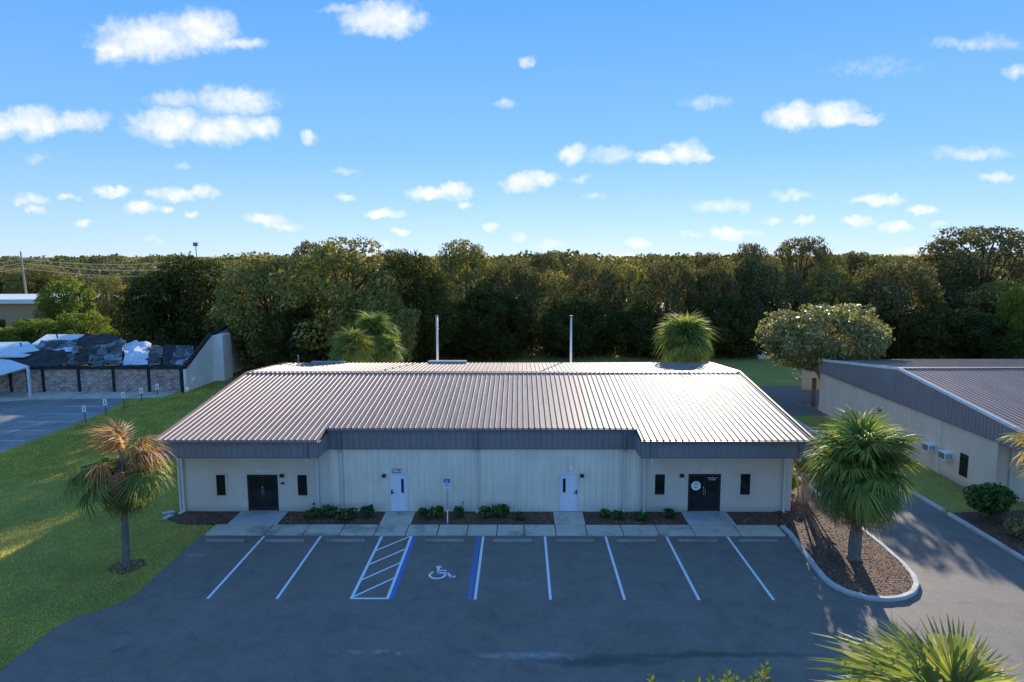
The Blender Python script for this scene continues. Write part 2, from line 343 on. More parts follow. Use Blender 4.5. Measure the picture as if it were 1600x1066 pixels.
def paint(name, col, rough, metal=0, var=.06, streak=True, spec=.5):
    m, nt, bs = nodemat(name); M[name] = m
    g = nt.nodes.new('ShaderNodeNewGeometry'); mp = nt.nodes.new('ShaderNodeMapping'); mp.inputs['Scale'].default_value = (5, 5, .5)
    nt.links.new(g.outputs['Position'], mp.inputs['Vector'])
    n1 = add_noise(nt, 1, 5, .6, vec=mp.outputs[0]); n2 = add_noise(nt, .7, 5, .6, coord='World')
    c = ramp(nt, n1.outputs['Fac'], [(.3, tuple(k * (1 - var) for k in col)), (.7, tuple(min(1, k * (1 + var)) for k in col))])
    c = mixc(nt, 1, c, ramp(nt, n2.outputs['Fac'], [(.3, (.92, .92, .92)), (.7, (1.06, 1.06, 1.06))]), 'MULTIPLY')
    nt.links.new(c, bs.inputs['Base Color'])
    nt.links.new(ramp(nt, n2.outputs['Fac'], [(.2, (rough * .85,) * 3), (.8, (min(1, rough * 1.15),) * 3)]), bs.inputs['Roughness'])
    bs.inputs['Metallic'].default_value = metal; bs.inputs['Specular IOR Level'].default_value = spec
paint('siding', (.86, .77, .62), .5); paint('siding_warm', (.78, .65, .50), .5)
paint('fascia', (.24, .225, .225), .45, var=.1)
paint('gutter', (.17, .19, .22), .4); paint('white_metal', (.72, .73, .72), .4); paint('downspout', (.66, .66, .60), .45)
paint('door_white', (.78, .80, .86), .4); paint('dark_frame', (.022, .022, .024), .35, var=.03)
paint('blue_glass', (.02, .03, .16), .1); paint('pole_white', (.62, .62, .60), .5); paint('galv', (.42, .43, .44), .4, .6)
# roof metal
m, nt, bs = nodemat('roof_metal'); M['roof_metal'] = m
g = nt.nodes.new('ShaderNodeNewGeometry'); mp = nt.nodes.new('ShaderNodeMapping'); mp.inputs['Scale'].default_value = (3, .35, 3); nt.links.new(g.outputs['Position'], mp.inputs['Vector'])
n1 = add_noise(nt, 1, 5, .6, vec=mp.outputs[0]); n2 = add_noise(nt, .25, 4, coord='World'); oi = nt.nodes.new('ShaderNodeObjectInfo')
c = ramp(nt, n1.outputs['Fac'], [(.3, (.25, .175, .140)), (.7, (.33, .24, .196))])
c = mixc(nt, 1, c, ramp(nt, n2.outputs['Fac'], [(.3, (.9, .9, .92)), (.7, (1.08, 1.06, 1.04))]), 'MULTIPLY')
c = mixc(nt, 1, c, ramp(nt, oi.outputs['Random'], [(0, (.95, .95, .95)), (1, (1.04, 1.04, 1.04))]), 'MULTIPLY')
nt.links.new(c, bs.inputs['Base Color']); bs.inputs['Metallic'].default_value = .06; bs.inputs['Specular IOR Level'].default_value = .3
nt.links.new(ramp(nt, n1.outputs['Fac'], [(.2, (.46,) * 3), (.8, (.58,) * 3)]), bs.inputs['Roughness'])
# glass
m, nt, bs = nodemat('dark_glass'); M['dark_glass'] = m
n1 = add_noise(nt, .8, 2, coord='World'); nt.links.new(ramp(nt, n1.outputs['Fac'], [(.3, (.008, .011, .010)), (.7, (.018, .022, .020))]), bs.inputs['Base Color'])
bs.inputs['Roughness'].default_value = .06
bump(nt, bs, add_noise(nt, 1.2, 2, coord='World').outputs['Fac'], .05, .02)
M['white_paint'] = plain('white_paint', (.74, .76, .78), .65, var=.10, scale=9, coord='Object')
M['blue_paint'] = plain('blue_paint', (.065, .16, .46), .6, var=.12, scale=9)
M['char'] = plain('char', (.022, .021, .02), .85, var=.7, scale=2.5, bmp=.6, bscale=9)
M['bark'] = plain('bark', (.11, .09, .07), .95, var=.4, scale=5, bmp=.8, bscale=14)
M['pale_bark'] = plain('pale_bark', (.36, .31, .25), .85, var=.3, scale=8, bmp=.3)
M['palm_bark'] = plain('palm_bark', (.17, .155, .135), .95, var=.35, scale=6, bmp=.9, bscale=18)
M['black'] = plain('black', (.015, .015, .016), .4)
M['lamp_glass'] = plain('lamp_glass', (.8, .8, .76), .3)
M['white_plastic'] = plain('white_plastic', (.88, .88, .86), .45)
M['tan_wall'] = plain('tan_wall', (.42, .27, .16), .85, var=.15)
M['wood'] = plain('wood', (.16, .12, .09), .9, var=.3, scale=4)
M['wire'] = plain('wire', (.25, .25, .25), .6)
M['grille'] = plain('grille', (.16, .17, .18), .5)
M['end_wall'] = plain('end_wall', (.80, .80, .78), .85, var=.08, scale=.8, bmp=.2, coord='Object')
M['soot_sheet'] = None
m, nt, bs = nodemat('burnt_sheet'); M['burnt_sheet'] = m
n1 = add_noise(nt, .55, 6, .7, coord='World', dist=.8); n2 = add_noise(nt, 5, 4, coord='World')
c = ramp(nt, n1.outputs['Fac'], [(.40, (.020, .020, .019)), (.50, (.07, .065, .05)), (.56, (.20, .22, .23)), (.66, (.42, .46, .50))])
nt.links.new(mixc(nt, 1, c, ramp(nt, n2.outputs['Fac'], [(.3, (.6, .6, .6)), (.7, (1.2, 1.2, 1.2))]), 'MULTIPLY'), bs.inputs['Base Color']); bs.inputs['Roughness'].default_value = .55
paint('pale_roof', (.60, .64, .68), .5, .1)
# split-face block wall
m, nt, bs = nodemat('block_wall'); M['block_wall'] = m
g = nt.nodes.new('ShaderNodeNewGeometry'); mp = nt.nodes.new('ShaderNodeMapping'); mp.inputs['Rotation'].default_value = (R(90), 0, 0); nt.links.new(g.outputs['Position'], mp.inputs['Vector'])
br = nt.nodes.new('ShaderNodeTexBrick'); nt.links.new(mp.outputs[0], br.inputs['Vector']); br.inputs['Scale'].default_value = 1
br.inputs['Brick Width'].default_value = .42; br.inputs['Row Height'].default_value = .21; br.inputs['Mortar Size'].default_value = .018
br.inputs['Color1'].default_value = (.36, .25, .20, 1); br.inputs['Color2'].default_value = (.66, .53, .46, 1); br.inputs['Mortar'].default_value = (.16, .13, .11, 1)
n1 = add_noise(nt, 2.6, 5, .7, coord='World')
nt.links.new(mixc(nt, 1, br.outputs['Color'], ramp(nt, n1.outputs['Fac'], [(.3, (.6, .58, .56)), (.7, (1.25, 1.2, 1.2))]), 'MULTIPLY'), bs.inputs['Base Color']); bs.inputs['Roughness'].default_value = .95
bump(nt, bs, br.outputs['Fac'], -.5, .03)

# ------------------------------------------------------------------ setting: ground, lot, kerbs, beds
S = 6000
tag(MB().add([(-S, -400, 0), (S, -400, 0), (S, S, 0), (-S, S, 0)], [(0, 1, 2, 3)]).build('ground', M['grass']), kind='structure')

def arc(cx, cy, r, a0, a1, n): return [(cx + r * math.cos(R(a0 + (a1 - a0) * i / n)), cy + r * math.sin(R(a0 + (a1 - a0) * i / n))) for i in range(n + 1)]
lotpoly = [(-17.0, -25), (22.1, -25), (22.1, 56), (31, 56.5), (31, 69), (18, 69), (17.6, 52), (16.7, 49), (16.7, 33), (14.2, 32.2), (-15.1, 32.2),
           (-15.5, 31.2), (-15.5, 27.6), (-15.42, 26), (-15.62, 25.1), (-16.1, 24.5), (-16.75, 24.0), (-17.02, 23.2), (-17.05, 21.5)]
lot = tag(MB().prism(lotpoly, -.02, .006).build('parking_lot', M['asphalt']), kind='structure')

ST0, ST1 = 25.38, 31.42
def stripe(x0, x1, y0, y1, mat, name='stall_line'):
    return MB().prism([(x0, y0), (x1, y0), (x1, y1), (x0, y1)], .0062, .0100).build(name, mat, lot)
LW = .055
for x in (-12.4, -9.65, -1.8, 1.17, 4.08, 7.0, 9.92): stripe(x - LW, x + LW, ST0, ST1, M['white_paint'])
stripe(-6.76, -6.64, ST0, ST1, M['white_paint'], 'aisle_line'); stripe(-5.33, -5.21, ST0, ST1, M['white_paint'], 'aisle_line')
stripe(-6.64, -5.33, ST0, ST0 + .11, M['white_paint'], 'aisle_end_line')
stripe(-5.19, -5.03, ST0, ST1, M['blue_paint'], 'blue_line'); stripe(-2.10, -1.94, ST0, ST1, M['blue_paint'], 'blue_line')
for k in range(4):
    y0 = ST0 + .14 + k * 1.42
    MB().prism([(-6.63, y0), (-5.34, y0 + 1.55), (-5.34, y0 + 1.69), (-6.63, y0 + .14)], .0062, .0100).build('hatch_line', M['white_paint'], lot)
def wheelchair(scale, th):
    """wheelchair symbol in the XY plane, x right, y up, height about 1"""
    b = MB()
    def line(pts, w):
        for (a, c) in zip(pts[:-1], pts[1:]):
            a, c = Vector(a), Vector(c); d = (c - a).normalized(); nn = Vector((-d.y, d.x)) * w / 2; e = d * w * .3
            b.prism([tuple((p) * scale) for p in (a - e - nn, c + e - nn, c + e + nn, a - e + nn)], 0, th)
    b.prism([(q[0] * scale, q[1] * scale) for q in arc(-.02, .90, .10, 0, 342, 15)], 0, th)
    line([(-.02, .78), (.02, .42), (.36, .42), (.52, .10), (.66, .15)], .10); line([(.02, .62), (.28, .62)], .08)
    out, inn = arc(.0, .27, .33, 125, 372, 18), arc(.0, .27, .24, 125, 372, 18)
    for i in range(18): b.prism([(p[0] * scale, p[1] * scale) for p in (out[i], out[i + 1], inn[i + 1], inn[i])], 0, th)
    return b
hc = G(682, 904)
wheelchair(1.15, .004).build('wheelchair_symbol', M['white_paint'], lot, (hc.x, hc.y, .0064))

# sidewalk slabs
walk = MB().box(-15.3, 12.6, 31.5, 32.7, -.05, .02).build('sidewalk', M['mulch']); tag(walk, kind='structure')
jx = [G(p, 838).x for p in (318, 412, 472, 529, 584, 633, 682, 729, 776, 819, 869, 918, 975, 1031, 1087, 1158)] + [12.75]
for a, b in zip(jx[:-1], jx[1:]):
    bevel(MB().box(a + .022, b - .022, 31.46, 32.74, .0, .062 + random.uniform(-.004, .004)).build('slab', M['concrete'], walk), .012, 1)
# wheel stops
stop_names = ['far left stall nearest the grass', 'second stall from the grass', 'stall left of the striped access aisle', 'blue edged accessible stall', 'stall just right of the blue edged stall',
              'second stall right of the blue edged stall', 'stall in front of the right white door', 'second stall from the mulch island', 'rightmost stall beside the mulch island']
me = None
for (px, nm) in zip((352, 445, 540, 694, 801, 898, 995, 1090, 1184), stop_names):
    c = G(px, 847)
    if me is None:
        b = MB(); prof = [(-.09, 0), (.09, 0), (.085, .06), (.05, .125), (-.05, .125), (-.085, .06)]
        b.add([(x, p[0], p[1]) for x in (-.92, .92) for p in prof], [tuple(range(6)), tuple(range(11, 5, -1))] + [(i, (i + 1) % 6, 6 + (i + 1) % 6, 6 + i) for i in range(6)])
        me = b.mesh('wheel_stop', M['stop_concrete'])
    o = link('wheel_stop', me, None, (c.x, c.y, .006), (0, 0, R(random.uniform(-.6, .6))))
    bevel(o, .015, 1); tag(o, 'concrete wheel stop in the ' + nm, 'wheel stop', 'wheel stops along the sidewalk')

# planting beds and pads
WALLX0, WALLX1, Y0 = -17.95, 14.12, 34.5
tag(MB().prism([(-18.0, 34.6), (-18.3, 33.6), (-17.2, 32.9), (-15.3, 32.72), (13.4, 32.72), (13.4, 34.6)], -.03, .055).build('planting_bed', M['mulch']), kind='structure')
pads = []
for a, b_, c_, d_, matn in ((362, 437, 442, 366, 'pad_concrete'), (592, 641, 634, 604, 'concrete'), (867, 915, 909, 870, 'concrete'), (1077, 1151, 1135, 1067, 'pad_concrete')):
    x0, x1 = G(a, 823).x, G(b_, 823).x
    if a == 362: x0, x1 = -14.75, -12.25
    p = MB().box(x0, x1, 32.76, 34.42, -.02, .085).build('entry_pad', M[matn]); tag(p, kind='structure'); bevel(p, .012, 1)

# island right of the building
isl_line = [(12.95, 32.5), (13.0, 31.8), (12.95, 31.0), (12.80, 29.2), (12.66, 27.6), (12.72, 26.6), (13.05, 25.95), (13.6, 25.5), (14.3, 25.38), (15.05, 25.55), (15.75, 26.05), (16.25, 26.8), (16.52, 27.8), (16.66, 29.2), (16.7, 31.5), (16.7, 36), (16.7, 44), (16.7, 49.5)]
def smooth_line(pts, n=3):
    out = []
    P = [Vector(p) for p in pts]
    for i in range(len(P) - 1):
        p0, p1, p2, p3 = P[max(i - 1, 0)], P[i], P[i + 1], P[min(i + 2, len(P) - 1)]
        for k in range(n):
            t = k / n; out.append(.5 * ((2 * p1) + (p2 - p0) * t + (2 * p0 - 5 * p1 + 4 * p2 - p3) * t * t + (3 * p1 - p0 - 3 * p2 + p3) * t ** 3))
    return out + [P[-1]]
def kerb(pts, w, h, name):
    L = smooth_line(pts); b = MB(); n = len(L)
    prof = [(-w / 2, -.02), (-w / 2, h - .03), (-w / 2 + .03, h), (w / 2 - .03, h), (w / 2, h - .03), (w / 2, -.02)]
    vs_ = []
    for i, p in enumerate(L):
        t = (L[min(i + 1, n - 1)] - L[max(i - 1, 0)]).normalized(); nn = Vector((-t.y, t.x)); dz = .008 * math.sin(i * 1.7); dn = .012 * math.sin(i * 2.3)
        vs_ += [(p.x + nn.x * (q[0] + dn), p.y + nn.y * (q[0] + dn), q[1] + dz * (q[1] > 0)) for q in prof]
    fs = [(i * 6 + k, i * 6 + (k + 1) % 6, i * 6 + 6 + (k + 1) % 6, i * 6 + 6 + k) for i in range(n - 1) for k in range(6)]
    b.add(vs_, fs + [tuple(range(6)), tuple(range((n - 1) * 6, n * 6))])
    return tag(b.build(name, M['kerb_concrete']), kind='structure')
kerb(isl_line, .22, .15, 'island_kerb')
isl = [(p.x, p.y) for p in smooth_line(isl_line, 3)]
tag(MB().prism(isl + [(14.3, 49.5), (14.3, 34.7), (13.42, 34.7), (13.42, 32.5)], -.02, .11).build('mulch_island', M['mulch']), kind='structure')
kerb([(22.2, 10), (22.2, 20), (22.2, 28), (22.2, 34.2)], .22, .15, 'drive_kerb')
kerb([(22.2, 34.7), (22.15, 42), (22.2, 50), (22.3, 55.5)], .22, .14, 'drive_kerb')
tag(MB().prism([(22.31, 8), (40, 8), (40, 35.9), (22.31, 34.4)], -.02, .07).build('side_bed', M['mulch']), kind='structure')

# mulch chips and grass tufts
def quads_mesh(name, P, Nn, T, L, Wd, mat, fold=.0):
    """diamond leaves: centre P, normal N, axis T, length L, width W (numpy)"""
    B = np.cross(Nn, T)
    n = len(P); V = np.empty((n, 4, 3)); L = L[:, None]; Wd = Wd[:, None]
    V[:, 0] = P - T * L * .5; V[:, 1] = P + B * Wd * .5 + Nn * Wd * fold; V[:, 2] = P + T * L * .5; V[:, 3] = P - B * Wd * .5 + Nn * Wd * fold
    me = bpy.data.meshes.new(name); me.vertices.add(n * 4); me.vertices.foreach_set('co', V.ravel())
    me.loops.add(n * 4); me.loops.foreach_set('vertex_index', np.arange(n * 4, dtype=np.int32))
    me.polygons.add(n); me.polygons.foreach_set('loop_start', np.arange(0, n * 4, 4, dtype=np.int32)); me.polygons.foreach_set('loop_total', np.full(n, 4, dtype=np.int32))
    me.update(calc_edges=True); me.materials.append(mat); return me
def unit(a): return a / np.maximum(np.linalg.norm(a, axis=1, keepdims=True), 1e-6)
def in_poly(x, y, poly):
    c = np.zeros(len(x), bool); n = len(poly)
    for i in range(n):
        x0, y0 = poly[i]; x1, y1 = poly[(i + 1) % n]
        hit = ((y0 > y) != (y1 > y)) & (x < (x1 - x0) * (y - y0) / (y1 - y0 + 1e-12) + x0); c ^= hit
    return c
rng = np.random.default_rng(3)
n = 15000
x = rng.uniform(-18, 16.6, n); y = rng.uniform(25.5, 34.4, n)
k1 = (y > 32.78) & (x < 13.3)
for (a, b_) in ((-14.8, -12.2), (-7.2, -5.4), (1.4, 3.4), (8.0, 11.1)): k1 &= ~((x > a) & (x < b_))
k2 = in_poly(x, y, [(p[0], p[1]) for p in isl] + [(14.3, 49)]) & (x > 12.9)
keep = k1 | k2; z = np.where(k2, .118, .062)[keep]
P = np.stack([x[keep], y[keep], z + rng.uniform(0, .02, keep.sum())], 1); n = len(P)
N_ = unit(np.stack([rng.normal(0, .35, n), rng.normal(0, .35, n), np.ones(n)], 1)); T_ = unit(np.cross(N_, rng.normal(0, 1, (n, 3))))
tag(link('mulch_chips', quads_mesh('mulch_chips', P, N_, T_, rng.uniform(.05, .16, n), rng.uniform(.03, .06, n), M['chip'])), 'loose brown bark mulch chips covering the beds and island', 'mulch', kind='stuff')
n = 420000
x = rng.uniform(-52, -14, n); y = 18 + 52 * rng.random(n) ** 1.7
ok = ~in_poly(x, y, lotpoly) & ~((x > -18.3) & (y > 32.7)) & ~((x < -35.6) & (y > 44) & (y < 66)) & (y > 18)
ok &= (y > 33) | (x < -15.0)
ok &= x > -.62 * y - 8
x, y = x[ok], y[ok]; n = len(x)
hgt = rng.uniform(.04, .11, n) * (1 + .5 * (y > 40))
P = np.stack([x, y, hgt * .45], 1); T_ = unit(np.stack([rng.normal(0, .5, n), rng.normal(0, .5, n), np.ones(n)], 1)); N_ = unit(np.cross(T_, rng.normal(0, 1, (n, 3))))
tag(link('grass_blades', quads_mesh('grass_blades', P, N_, T_, hgt, rng.uniform(.02, .045, n) * (1 + (y > 40)), M['blade'])), 'mown green lawn grass beside the parking lot', 'grass', kind='stuff')

# ------------------------------------------------------------------ ribbed sheet metal
def rib_profile(w, nrib, h, wb, wt):
    pitch = w / nrib; pts = [(0, 0)]
    for i in range(nrib):
        c = (i + .5) * pitch; pts += [(c - wb / 2, 0), (c - wt / 2, h), (c + wt / 2, h), (c + wb / 2, 0)]
    return pts + [(w, 0)]
_sheet = {}
def sheet(w, nrib, h, wb, wt, v0, v1, fmt, mat, key=None):
    """fmt maps (u, height, v) to xyz; v0, v1 are numbers or functions of u"""
    k = (round(w, 4), nrib, h, wb, wt, key, mat.name)
    if key is not None and k in _sheet: return _sheet[k]
    pr = rib_profile(w, nrib, h, wb, wt); f0 = v0 if callable(v0) else (lambda u: v0); f1 = v1 if callable(v1) else (lambda u: v1)
    b = MB(); nn = len(pr)
    b.add([fmt(u, hh, f0(u)) for u, hh in pr] + [fmt(u, hh, f1(u)) for u, hh in pr], [(i, i + 1, nn + i + 1, nn + i) for i in range(nn - 1)])
    me = b.mesh('sheet', mat)
    if key is not None: _sheet[k] = me
    return me
def text_mesh(body, size, mat, extrude=.01):
    cu = bpy.data.curves.new('t', 'FONT'); cu.body = body; cu.size = size; cu.extrude = extrude; cu.align_x = 'CENTER'; cu.align_y = 'CENTER'; cu.offset = .004
    o = bpy.data.objects.new('t', cu); COL.objects.link(o); bpy.context.view_layer.update()
    me = bpy.data.meshes.new_from_object(o.evaluated_get(bpy.context.evaluated_depsgraph_get())); bpy.data.objects.remove(o)
    me.materials.clear(); me.materials.append(mat); return me
def wall_open(x0, x1, z0, z1, y, openings, depth=.12):
    """front wall facing -Y with recessed openings (ox0, ox1, oz0, oz1)"""
    xs = sorted({x0, x1, *[v for o in openings for v in o[:2]]}); zs = sorted({z0, z1, *[v for o in openings for v in o[2:]]}); b = MB()
    for xa, xb in zip(xs[:-1], xs[1:]):
        for za, zb in zip(zs[:-1], zs[1:]):
            cx, cz = (xa + xb) / 2, (za + zb) / 2
            if any(o[0] < cx < o[1] and o[2] < cz < o[3] for o in openings): continue
            b.add([(xa, y, za), (xb, y, za), (xb, y, zb), (xa, y, zb)], [(0, 1, 2, 3)])
    for (a, c, d, e) in openings:
        b.add([(a, y, d), (c, y, d), (c, y, e), (a, y, e), (a, y + depth, d), (c, y + depth, d), (c, y + depth, e), (a, y + depth, e)], [(0, 4, 5, 1), (1, 5, 6, 2), (2, 6, 7, 3), (3, 7, 4, 0)])
    return b

# ------------------------------------------------------------------ main building
bd = empty('office_building', (0, 0, 0)); tag(bd, 'long low office block with ribbed pinkish metal roof behind the parking stalls', 'building')
EY, EZ = 32.75, 4.40            # canopy eave
RY, RZ = 44.4, 5.75             # ridge
BY, BZ = 52.0, 5.18             # rear eave
CX0, CX1 = -10.05, 5.96         # where the canopies end
RX0, RX1 = -18.1, 14.38
slope = (RZ - EZ) / (RY - EY)
CY = 34.36; CZ = EZ + slope * (CY - EY)
FB = 3.50                       # fascia bottom
# walls
b = MB().box(WALLX0 + .02, WALLX0 + .2, Y0 + .15, BY - .3, 0, 4.4).build('side_wall', M['siding'], bd)
MB().box(WALLX1 - .2, WALLX1 - .02, Y0 + .15, BY - .3, 0, 4.4).build('side_wall', M['siding'], bd)
MB().box(WALLX0 + .2, WALLX1 - .2, BY - .5, BY - .3, 0, 5.0).build('rear_wall', M['siding'], bd)
SX0, SX1 = -9.95, 6.15
opL = [(-16.03, -15.48, .92, 2.06), (-14.37, -12.74, .085, 2.07), (-11.74, -11.17, .92, 2.06)]
opR = [(6.98, 7.56, .98, 2.10), (8.74, 10.44, .085, 2.12), (11.42, 12.0, .98, 2.12)]
wl_ = wall_open(WALLX0, SX0, 0, 4.3, Y0, opL).box(WALLX0, WALLX0 + .14, Y0 + .004, Y0 + .15, 0, 4.3).build('stucco_wall', M['stucco'], bd)
wr_ = wall_open(SX1, WALLX1, 0, 4.3, Y0, opR).box(WALLX1 - .14, WALLX1, Y0 + .004, Y0 + .15, 0, 4.3).build('stucco_wall', M['stucco'], bd)
ms = MB().box(SX0, SX1, Y0 + .02, Y0 + .14, 0, 4.3).build('metal_siding', M['siding'], bd)
nS = 18; pw_ = (SX1 - SX0) / nS
for i in range(nS):
    me = sheet(pw_ - .006, 3, -.038, .075, .03, .06, 4.0, lambda u, h, v: (u, h, v), M['siding'], 'side')
    link('siding_panel', me, ms, (SX0 + i * pw_ + .003, Y0 - .002 + random.uniform(-.002, .002), 0))
for x in (SX0 - .04, SX1 + .04): MB().box(x - .05, x + .05, Y0 - .045, Y0 - .002, .06, 3.9).build('corner_trim', M['downspout'], bd)
MB().box(SX0, SX1, Y0 - .05, Y0 - .03, .0, .055).build('base_trim', M['galv'], bd)
# roof
b = MB()
for (x0, x1, ye) in ((RX0, CX0, EY), (CX0, CX1, CY), (CX1, RX1, EY)):
    ze = EZ + slope * (ye - EY)
    pr = [(ye, ze - .02), (RY, RZ - .02), (BY, BZ - .02), (BY, BZ - .12), (RY, RZ - .14), (ye, ze - .12)]
    b.add([(x, p[0], p[1]) for x in (x0, x1) for p in pr], [tuple(range(6)), tuple(range(11, 5, -1))] + [(i, (i + 1) % 6, 6 + (i + 1) % 6, 6 + i) for i in range(6)])
roof = b.build('roof', M['roof_metal'], bd)
ang = math.atan(slope); bang = math.atan((RZ - BZ) / (BY - RY))
fr = lambda u, h, v: (u, v, h)
def panel_run(parent, x0, x1, npan, ye, ze, ry, rz, mat, back=False):
    w = (x1 - x0) / npan; L = math.hypot(ry - ye, rz - ze); a = math.atan2(rz - ze, abs(ry - ye))
    for i in range(npan):
        me = sheet(w - .004, 3, .04, .07, .026, -.02, L, fr, mat, ('roof', round(L, 3)))
        if not back: link('roof_panel', me, parent, (x0 + i * w + .002, ye, ze + random.uniform(0, .004)), (a, 0, 0))
        else: link('roof_panel', me, parent, (x0 + (i + 1) * w - .002, ye, ze + random.uniform(0, .004)), (a, 0, R(180)))
for (x0, x1, npan, ye) in ((RX0, CX0, 9, EY), (CX0, CX1, 18, CY), (CX1, RX1, 9, EY)):
    panel_run(roof, x0, x1, npan, ye, EZ + slope * (ye - EY), RY, RZ, M['roof_metal'])
    panel_run(roof, x0, x1, npan, BY, BZ, RY, RZ, M['roof_metal'], True)
MB().slab([(RX0, RY - .16, RZ + .062), (RX1, RY - .16, RZ + .062), (RX1, RY, RZ + .085), (RX0, RY, RZ + .085)], (0, 0, .008)).slab([(RX0, RY, RZ + .085), (RX1, RY, RZ + .085), (RX1, RY + .16, RZ + .066), (RX0, RY + .16, RZ + .066)], (0, 0, .008)).build('ridge_cap', M['roof_metal'], roof)
for x0, x1 in ((RX0 - .06, RX0 + .04), (RX1 - .04, RX1 + .06)):
    for (ya, za, yb, zb) in ((EY, EZ, RY, RZ), (RY, RZ, BY, BZ)):
        MB().slab([(x0, ya, za - .14), (x1, ya, za - .14), (x1, yb, zb - .14), (x0, yb, zb - .14)], (0, 0, .225)).build('rake_trim', M['roof_metal'], roof)
# fascia
def fascia_run(x0, x1, y, ztop, n):
    bk = MB().box(x0, x1, y, y + .06, FB, ztop - .1).build('fascia', M['fascia'], bd)
    w = (x1 - x0) / n
    for i in range(n):
        link('fascia_panel', sheet(w - .005, 3, -.028, .07, .03, FB + .02, ztop - .11, lambda u, h, v: (u, h, v), M['fascia'], ('fas', round(ztop, 2))), bk, (x0 + i * w + .0025, y - .003 + random.uniform(-.002, .002), 0))
    MB().box(x0, x1, y - .045, y + .065, FB - .035, FB + .018).build('drip_edge', M['gutter'], bk)
    return bk
fascia_run(RX0, CX0, EY + .06, EZ, 9); fascia_run(CX0 + .07, CX1 - .07, CY + .05, CZ, 18); fascia_run(CX1, RX1, EY + .06, EZ, 9)
for x, sgn in ((CX0, 1), (CX1, -1)):
    bk = MB().box(min(x, x + .06 * sgn), max(x, x + .06 * sgn), EY + .13, CY + .12, FB, EZ - .12).build('fascia_return', M['fascia'], bd)
    for i in range(2):
        link('fascia_panel', sheet(.84, 3, .028 * sgn, .07, .03, FB + .02, EZ - .13, lambda u, h, v: (h, u, v), M['fascia'], ('ret', sgn)), bk, (x + .063 * sgn, EY + .14 + i * .85, 0))
for x0, x1 in ((RX0, CX0), (CX1, RX1)): MB().box(x0 + .02, x1 - .02, EY + .125, Y0 - .01, FB + .02, FB + .05).build('soffit', M['siding'], bd)
for x in (RX0 + .03, RX1 - .09):
    MB().add([(xx, yy, zz) for xx in (x, x + .06) for (yy, zz) in ((EY + .13, FB), (EY + .13, EZ - .15), (RY, RZ - .17), (BY, BZ - .15), (BY, FB))], [(0, 1, 2, 3, 4), (9, 8, 7, 6, 5)] + [(i, (i + 1) % 5, 5 + (i + 1) % 5, 5 + i) for i in range(5)]).build('gable_fascia', M['fascia'], bd)
# gutters
for (x0, x1, y, z) in ((RX0 - .05, CX0 + .04, EY, EZ), (CX0 + .06, CX1 - .06, CY, CZ), (CX1 - .04, RX1 + .05, EY, EZ)):
    MB().add([(xx, y + p[0], z + p[1]) for xx in (x0, x1) for p in ((-.13, -.02), (-.135, -.05), (-.10, -.15), (.05, -.15), (.05, -.10), (-.07, -.10), (-.10, -.05), (-.10, -.02))],
             [(0, 1, 2, 3, 4, 5, 6, 7), (15, 14, 13, 12, 11, 10, 9, 8)] + [(i, (i + 1) % 8, 8 + (i + 1) % 8, 8 + i) for i in range(8)]).build('gutter', M['gutter'], bd)
# downspouts
def pipe(pts, w=.10, d=.08):
    b = MB(); pts = [Vector(p) for p in pts]
    for a, c in zip(pts[:-1], pts[1:]):
        t = (c - a).normalized(); s = Vector((1, 0, 0)) if abs(t.x) < .6 else Vector((0, 0, 1)); q = t.cross(s).normalized(); s = q.cross(t).normalized()
        e = t * .03; r = [s * sx * w / 2 + q * sy * d / 2 for sx, sy in ((-1, -1), (1, -1), (1, 1), (-1, 1))]
        b.add([a - e + k for k in r] + [c + e + k for k in r], [(3, 2, 1, 0), (4, 5, 6, 7), (0, 1, 5, 4), (1, 2, 6, 5), (2, 3, 7, 6), (3, 0, 4, 7)])
    return b
def downspout(xf, yf, xw, zt):
    up = pipe([(xf, yf - .09, zt - .12), (xf, yf - .09, FB - .02)]).build('downspout', M['gutter'], bd)
    if abs(yf - CY) < .3: pts = [(xf, yf - .09, FB - .06), (xw, Y0 - .10, FB - .18), (xw, Y0 - .10, .14), (xw, Y0 - .22, .10)]
    else: pts = [(xf, yf - .09, FB - .05), (xf, yf - .07, FB - .13), (xw, Y0 - .10, FB - .20), (xw, Y0 - .10, .14), (xw, Y0 - .25, .10)]
    pipe(pts, .11, .09).build('outlet_pipe', M['downspout'], up)
for px in (531.5, 744.5, 976): xx = AY(px, 690, CY).x; downspout(xx, CY + .02, xx, CZ)
downspout(AY(479, 700, EY).x, EY + .03, AY(497.5, 760, Y0).x, EZ); downspout(AY(1019, 700, EY).x, EY + .03, AY(1006, 760, Y0).x, EZ)
downspout(AY(1251, 700, EY).x, EY + .03, AY(1224, 760, Y0).x, EZ)
pipe([(WALLX0 + .22, Y0 - .1, FB), (WALLX0 + .22, Y0 - .1, .12), (WALLX0 + .12, Y0 - .4, .08)], .12, .1).build('downspout', M['downspout'], bd)
pipe([(WALLX0 + .02, Y0 - .06, FB), (WALLX0 + .02, Y0 - .06, .06)], .10, .06).build('corner_trim', M['downspout'], bd)
